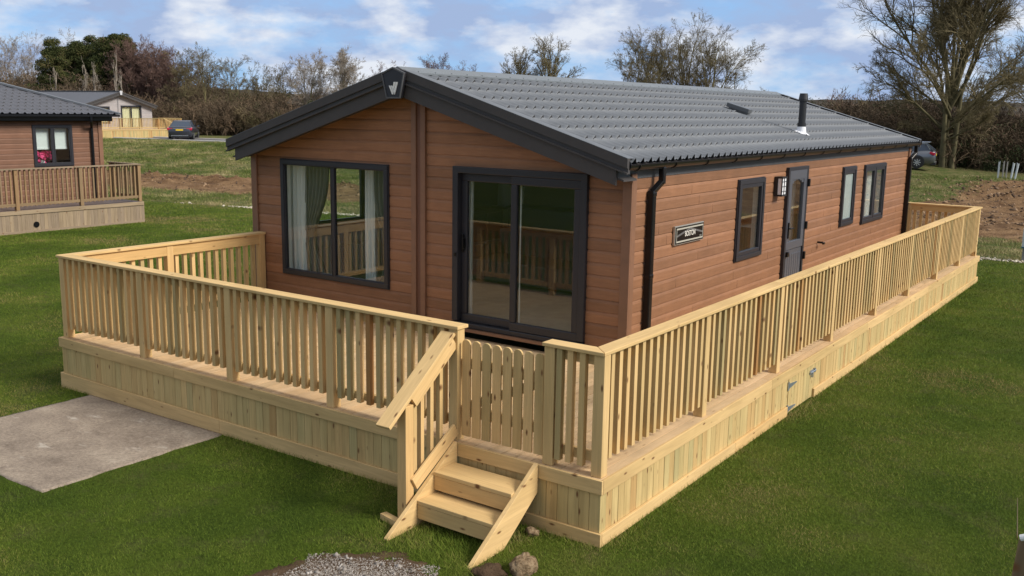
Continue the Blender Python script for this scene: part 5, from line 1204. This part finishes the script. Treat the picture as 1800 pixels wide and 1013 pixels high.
# pines
def leafmat(name, stops):
    m = Mat(name); m.color(m.ramp(m.attr('bv', 2), stops)); m.rough(.8); m.spec(.2); return m.m
NEEDLE = leafmat('pine_needles', [(0, (.018, .026, .009)), (.5, (.050, .062, .018)), (.85, (.10, .10, .032)), (1, (.13, .10, .045))])
PBARK = barkmat('pine_bark', [(.35, (.17, .125, .085)), (.65, (.28, .21, .15))])
def pine(label, px, ytop, D, wid, seed, ncl=105):
    rng = np.random.default_rng(seed); x, y = at(px, D); z = float(hz(x, y)); h = topz(px, ytop, D)-z
    e = empty('pine_tree', label=label, cat='tree', group='dark pines in the wood')
    S = grow(seed, [(x, y, z)], [(0, 0, 1)], [h*.93], [.14], [dict(nseg=8, wob=.02, up=.1, kids=26, tmin=.38, ang=1.25, lf=.15*wid, rf=.3), dict(nseg=4, wob=.1, up=.08, kids=0, tmin=0, ang=0, lf=0, rf=0)])
    V, F = prisms(S, 6); mesh_np('trunk', V, F, PBARK, e, smooth=True)
    V = []; B = []
    for k in range(ncl):
        t = rng.uniform(.20, 1.0); rr = wid*1.95*(1-max(0, t-.5)*1.75)*rng.uniform(.3, 1); a = rng.uniform(0, 2*math.pi)
        c = np.array([x+math.cos(a)*rr, y+math.sin(a)*rr, z+h*t*.97]); r = rng.uniform(.32, .80); tone = rng.uniform(.22, .9)
        n = 420; p = rng.normal(0, 1, (n, 3)); p = nrm(p)*rng.uniform(.35, 1.0, (n, 1))**.6*np.array([r, r, r*.6]); p = p+c
        u = nrm(rng.normal(0, 1, (n, 3))+np.array([0, 0, .6]))*rng.uniform(.06, .2, (n, 1)); wv = nrm(np.cross(u, rng.normal(0, 1, (n, 3))))*.035
        V.append(np.stack([p-wv, p+wv, p+u], 1).reshape(-1, 3)); B.append(np.repeat(np.clip(tone+rng.normal(0, .14, n), 0, 1), 3))
    V = np.concatenate(V); mesh_np('crown', V, np.arange(len(V)).reshape(-1, 3), NEEDLE, e, attrs={'bv': ('FLOAT', np.concatenate(B))})
for k, (px, yt, D, wd, lab) in enumerate(((97, 66, 95, 1.1, 'dark pine standing alone at the left of the pine group'), (140, 74, 97, 1.1, 'dark pine second from the left in the pine group'), (166, 64, 98, 1.2, 'dark pine in the middle of the pine group with a rounded top'),
        (190, 64, 96, 1.1, 'dark pine just right of the middle of the pine group'), (208, 62, 97, 1.0, 'pointed dark pine second from the right in the pine group'), (226, 60, 95, 1.0, 'pointed dark pine at the right end of the pine group'), (118, 84, 99, 1.0, 'low dark pine tucked behind the left of the pine group'))):
    pine(lab, px, yt, D, wd, 100+k)

for k, (px, yt, lab) in enumerate(((97, 108, 'pale bare trunk rising in front of the leftmost pine'), (204, 80, 'pale slender birch trunk in front of the right pines'), (222, 98, 'short pale birch trunk right of the slender one before the pines'), (150, 92, 'pale twiggy young tree in front of the middle pines'), (168, 104, 'pale twiggy sapling right of the other one before the middle pines'))):
    T(lab, px, yt, 91, 26, 90+k, kind='poplar', bark=BARK_P, twig=BARK_P, dens=.55, tr=.10)
# ------------------------------------------------------------------ scrub belts (uncountable)
def shrub_template(seed, leafy=.0):
    rng = np.random.default_rng(seed); n0 = 9; an = rng.uniform(0, 2*math.pi, n0); ti = rng.uniform(.05, .75, n0)
    S = grow(seed, rng.normal(0, .25, (n0, 3))*np.array([1, 1, 0]), np.stack([np.cos(an)*np.sin(ti), np.sin(an)*np.sin(ti), np.cos(ti)], -1), rng.uniform(.45, .85, n0), np.full(n0, .016),
             [dict(nseg=4, wob=.12, up=.08, kids=7, tmin=.1, ang=.6, lf=.6, rf=.6), dict(nseg=3, wob=.18, up=.05, kids=6, tmin=.1, ang=.7, lf=.55, rf=.6), dict(nseg=2, wob=.2, up=.04, kids=3, tmin=.1, ang=.7, lf=.6, rf=.8), dict(nseg=1, wob=.2, up=0, kids=0, tmin=0, ang=0, lf=0, rf=0)])
    S = [(a, b, np.maximum(c, .0042), d) for a, b, c, d in S]
    V, F = ribbons(S, rng); return V
TEMPL = [shrub_template(200+i) for i in range(7)]
SCRUB = leafmat('scrub_twigs', [(0, (.062, .042, .026)), (.35, (.105, .076, .048)), (.6, (.145, .098, .062)), (.8, (.125, .108, .048)), (1, (.25, .20, .14))])
def scrub(name, path, count, depth, hfun, seed, label, leaf=0, tone=(.15, .75)):
    """path: list of (px-like azimuth, D) turned into world points; shrubs spread behind it"""
    rng = np.random.default_rng(seed); W_ = [np.array(at(*p)) for p in path]; seg = [np.linalg.norm(b-a) for a, b in zip(W_, W_[1:])]; tot = sum(seg)
    VV = []; BB = []
    for i in range(count):
        s = rng.uniform(0, tot); k = 0
        while s > seg[k] and k < len(seg)-1: s -= seg[k]; k += 1
        d = (W_[k+1]-W_[k])/seg[k]; back = np.array([-d[1], d[0]]); back = back if back@FW[:2] > 0 else -back
        q = rng.uniform(0, 1)**1.3; P = W_[k]+d*s+back*q*depth
        f = (k+s/seg[k])/len(seg); h = hfun(f, q)*rng.uniform(.72, 1.12); t = TEMPL[rng.integers(len(TEMPL))]
        a = rng.uniform(0, 2*math.pi); c, s_ = math.cos(a), math.sin(a); wd = h*rng.uniform(.75, 1.05)
        v = np.stack([(t[:, 0]*c-t[:, 1]*s_)*wd*.8+P[0], (t[:, 0]*s_+t[:, 1]*c)*wd*.8+P[1], t[:, 2]*h*.62+float(hz(P[0], P[1]))-.1], -1)
        VV.append(v); BB.append(np.full(len(v), np.clip(rng.uniform(*tone)+rng.normal(0, .06), 0, 1)))
    V = np.concatenate(VV); o = mesh_np(name, V, np.arange(len(V)).reshape(-1, 4), SCRUB, attrs={'bv': ('FLOAT', np.concatenate(BB))})
    return tag(o, label=label, cat='scrub', kind='stuff')
scrub('scrub_woodland', [(-120, 88), (250, 88), (470, 84), (700, 80)], 400, 24, lambda f, q: (6.2+4.0*q)*(1 if f < .30 else .74), 300, 'dense brown leafless scrub woodland behind the distant lodge and car', tone=(.1, .7))
scrub('skyline_scrub', [(680, 88), (1000, 95), (1360, 92)], 110, 12, lambda f, q: 5.0, 301, 'brown leafless scrub showing low behind the roof ridge', tone=(.1, .7))
scrub('hedgerow', [(1300, 72), (1480, 66), (1620, 62), (2000, 58)], 210, 14, lambda f, q: (5.0+1.6*q), 302, 'tall tangled brown hedgerow behind the silver car at right', tone=(.0, .62))
LEAFY = leafmat('ivy_and_bramble_leaves', [(0, (.015, .022, .008)), (.5, (.035, .048, .016)), (1, (.07, .08, .03))])
def leafmass(name, path, count, depth, h, seed, label, n=160):
    rng = np.random.default_rng(seed); W_ = [np.array(at(*p)) for p in path]; V = []; B = []
    for i in range(count):
        f = rng.uniform(0, len(W_)-1.001); k = int(f); P = W_[k]*(1-f+k)+W_[k+1]*(f-k); d = nrm(W_[k+1]-W_[k]); back = np.array([-d[1], d[0]]); back = back if back@FW[:2] > 0 else -back
        P = P+back*rng.uniform(0, depth); c = np.array([P[0], P[1], float(hz(*P))+abs(rng.normal(0, .5))*h]); r = rng.uniform(.4, 1.0)
        p = c+rng.normal(0, .5, (n, 3))*np.array([r, r, r*.7]); u = rng.normal(0, .05, (n, 3)); w_ = rng.normal(0, .05, (n, 3)); V.append(np.stack([p, p+u, p+w_], 1).reshape(-1, 3)); B.append(np.repeat(np.clip(rng.uniform(.2, .7)+rng.normal(0, .15, n), 0, 1), 3))
    V = np.concatenate(V); V[:, 2] = np.maximum(V[:, 2], hz(V[:, 0], V[:, 1])); return tag(mesh_np(name, V, np.arange(len(V)).reshape(-1, 3), LEAFY, attrs={'bv': ('FLOAT', np.concatenate(B))}), label=label, cat='undergrowth', kind='stuff')
leafmass('undergrowth', [(1300, 70), (1620, 61.5), (1950, 57)], 420, 9, 2.6, 310, 'dark ivy and bramble leaves low in the right hedgerow')
leafmass('undergrowth', [(-100, 87), (330, 87), (700, 80)], 620, 12, 2.8, 311, 'dark bramble and ivy leaves low in the left scrub woodland')

# ================================================================== GRASS
def blades(name, N, region, h, wd, mat, label, seed, power=2.0, dref=8, accept=None, clump=0):
    rng = np.random.default_rng(seed); x0, x1, y0, y1 = region; P = []; tot = 0
    while tot < N:
        x = rng.uniform(x0, x1, 400000); y = rng.uniform(y0, y1, 400000)
        dx = x-CAM[0]; dy = y-CAM[1]; D = dx*FW[0]+dy*FW[1]; s = dx*math.cos(YAW)-dy*math.sin(YAW)
        k = (D > 3.2) & (np.abs(s) < D*.56+.8); k &= rng.random(len(x)) < np.clip((dref/np.maximum(D, 1))**power, 0, 1)
        if clump: k &= rng.random(len(x)) < np.clip((fbm(x*1.7, y*1.7)-.30)*3.2, .08, 1)
        k &= accept(x, y); P.append(np.stack([x[k], y[k], D[k]], -1)); tot += k.sum()
        if len(P) > 60: break
    P = np.concatenate(P)[:N]; n = len(P); x, y, D = P.T; sc_ = np.maximum(1, D/dref)
    a = rng.uniform(0, 2*math.pi, n); H = h*rng.uniform(.5, 1.25, n)*sc_**.35; W_ = wd*rng.uniform(.7, 1.3, n)*sc_
    if name == 'lawn_grass':
        edge = ((y > -.10) & (y < 0) & (x < .1) & (x > -7.6)) | ((x > 0) & (x < .10) & (y > -.1)) | ((x > -1.75) & (x < -.45) & (y > -1.0) & (y < 0)); H = H*np.where(edge, rng.uniform(1, 3.0, n), 1)*np.where(rng.random(n) > .985, 1.9, 1)
    lean = rng.normal(0, .55, (n, 2))*H[:, None]; z = hz(x, y)
    base = np.stack([x, y, z-.004], -1); sdv = np.stack([np.cos(a), np.sin(a), a*0], -1)*W_[:, None]/2; tip = base+np.stack([lean[:, 0], lean[:, 1], H], -1)
    V = np.stack([base-sdv, base+sdv, tip], 1).reshape(-1, 3); bv = np.repeat(np.clip(rng.normal(.42, .17, n)+.40*np.clip((fbm(x*.85+9, y*.85+3, 5)-.60)*7, 0, 1)+(fbm(x*.55+4, y*.55)-.49)*1.5+(fbm(x*3.5, y*3.5, 3)-.5)*.6, 0, 1), 3)
    return tag(mesh_np(name, V, np.arange(3*n).reshape(-1, 3), mat, attrs={'bv': ('FLOAT', bv)}), label=label, cat='grass', kind='stuff')
LAWN = leafmat('lawn_blades', [(0, (.050, .086, .009)), (.42, (.106, .160, .016)), (.70, (.158, .196, .026)), (.88, (.218, .21, .052)), (1, (.26, .205, .08))])
ROUGHG = leafmat('rough_grass_blades', [(0, (.065, .095, .018)), (.4, (.13, .16, .035)), (.7, (.26, .235, .095)), (1, (.42, .34, .18))])
def ok_lawn(x, y):
    k = vcoord(x, y) < -.05+.1*fbm(x*2, y*2)
    k &= ~((x > -DL-.03) & (x < .03) & (y > -.03) & (y < DW+.03) & ((x > XR-.1) | (y < YF+.1))) & ~((x > XL) & (x < 0) & (y > 0) & (y < DW))
    e = (fbm(x*6, y*6)-.5)*.07
    k &= ~((x > -6.88+e) & (x < -4.47+e) & (y > -1.97+e) & (y < 0))
    r_ = ((x-GC[0])/.84)**2+((y-GC[1])/.76)**2+(fbm(x*4, y*4)-.5)*.9
    k &= (np.random.default_rng(1).random(len(x)) < np.clip((r_-.72)*2.6, .02, 1))
    k &= ~((x < DX+.02) & (y < DY1+.02)); return k
blades('lawn_grass', 950000, (-26, 9, -6, 22), .021, .0032, LAWN, 'short mown green lawn grass around the decks', 500, accept=ok_lawn, dref=7.5)
def ok_rough(x, y):
    v = vcoord(x, y); z = zone_cols(x, y); return (v > .1) & (v < 30) & (np.random.default_rng(2).random(len(x)) > z[:, 1]*1.25+.05)
blades('rough_grass', 330000, (-75, 8, 5, 60), .085, .011, ROUGHG, 'rough tussocky grass on the bank and waste ground beyond the lawn', 501, power=1.0, dref=26, accept=ok_rough, clump=1)
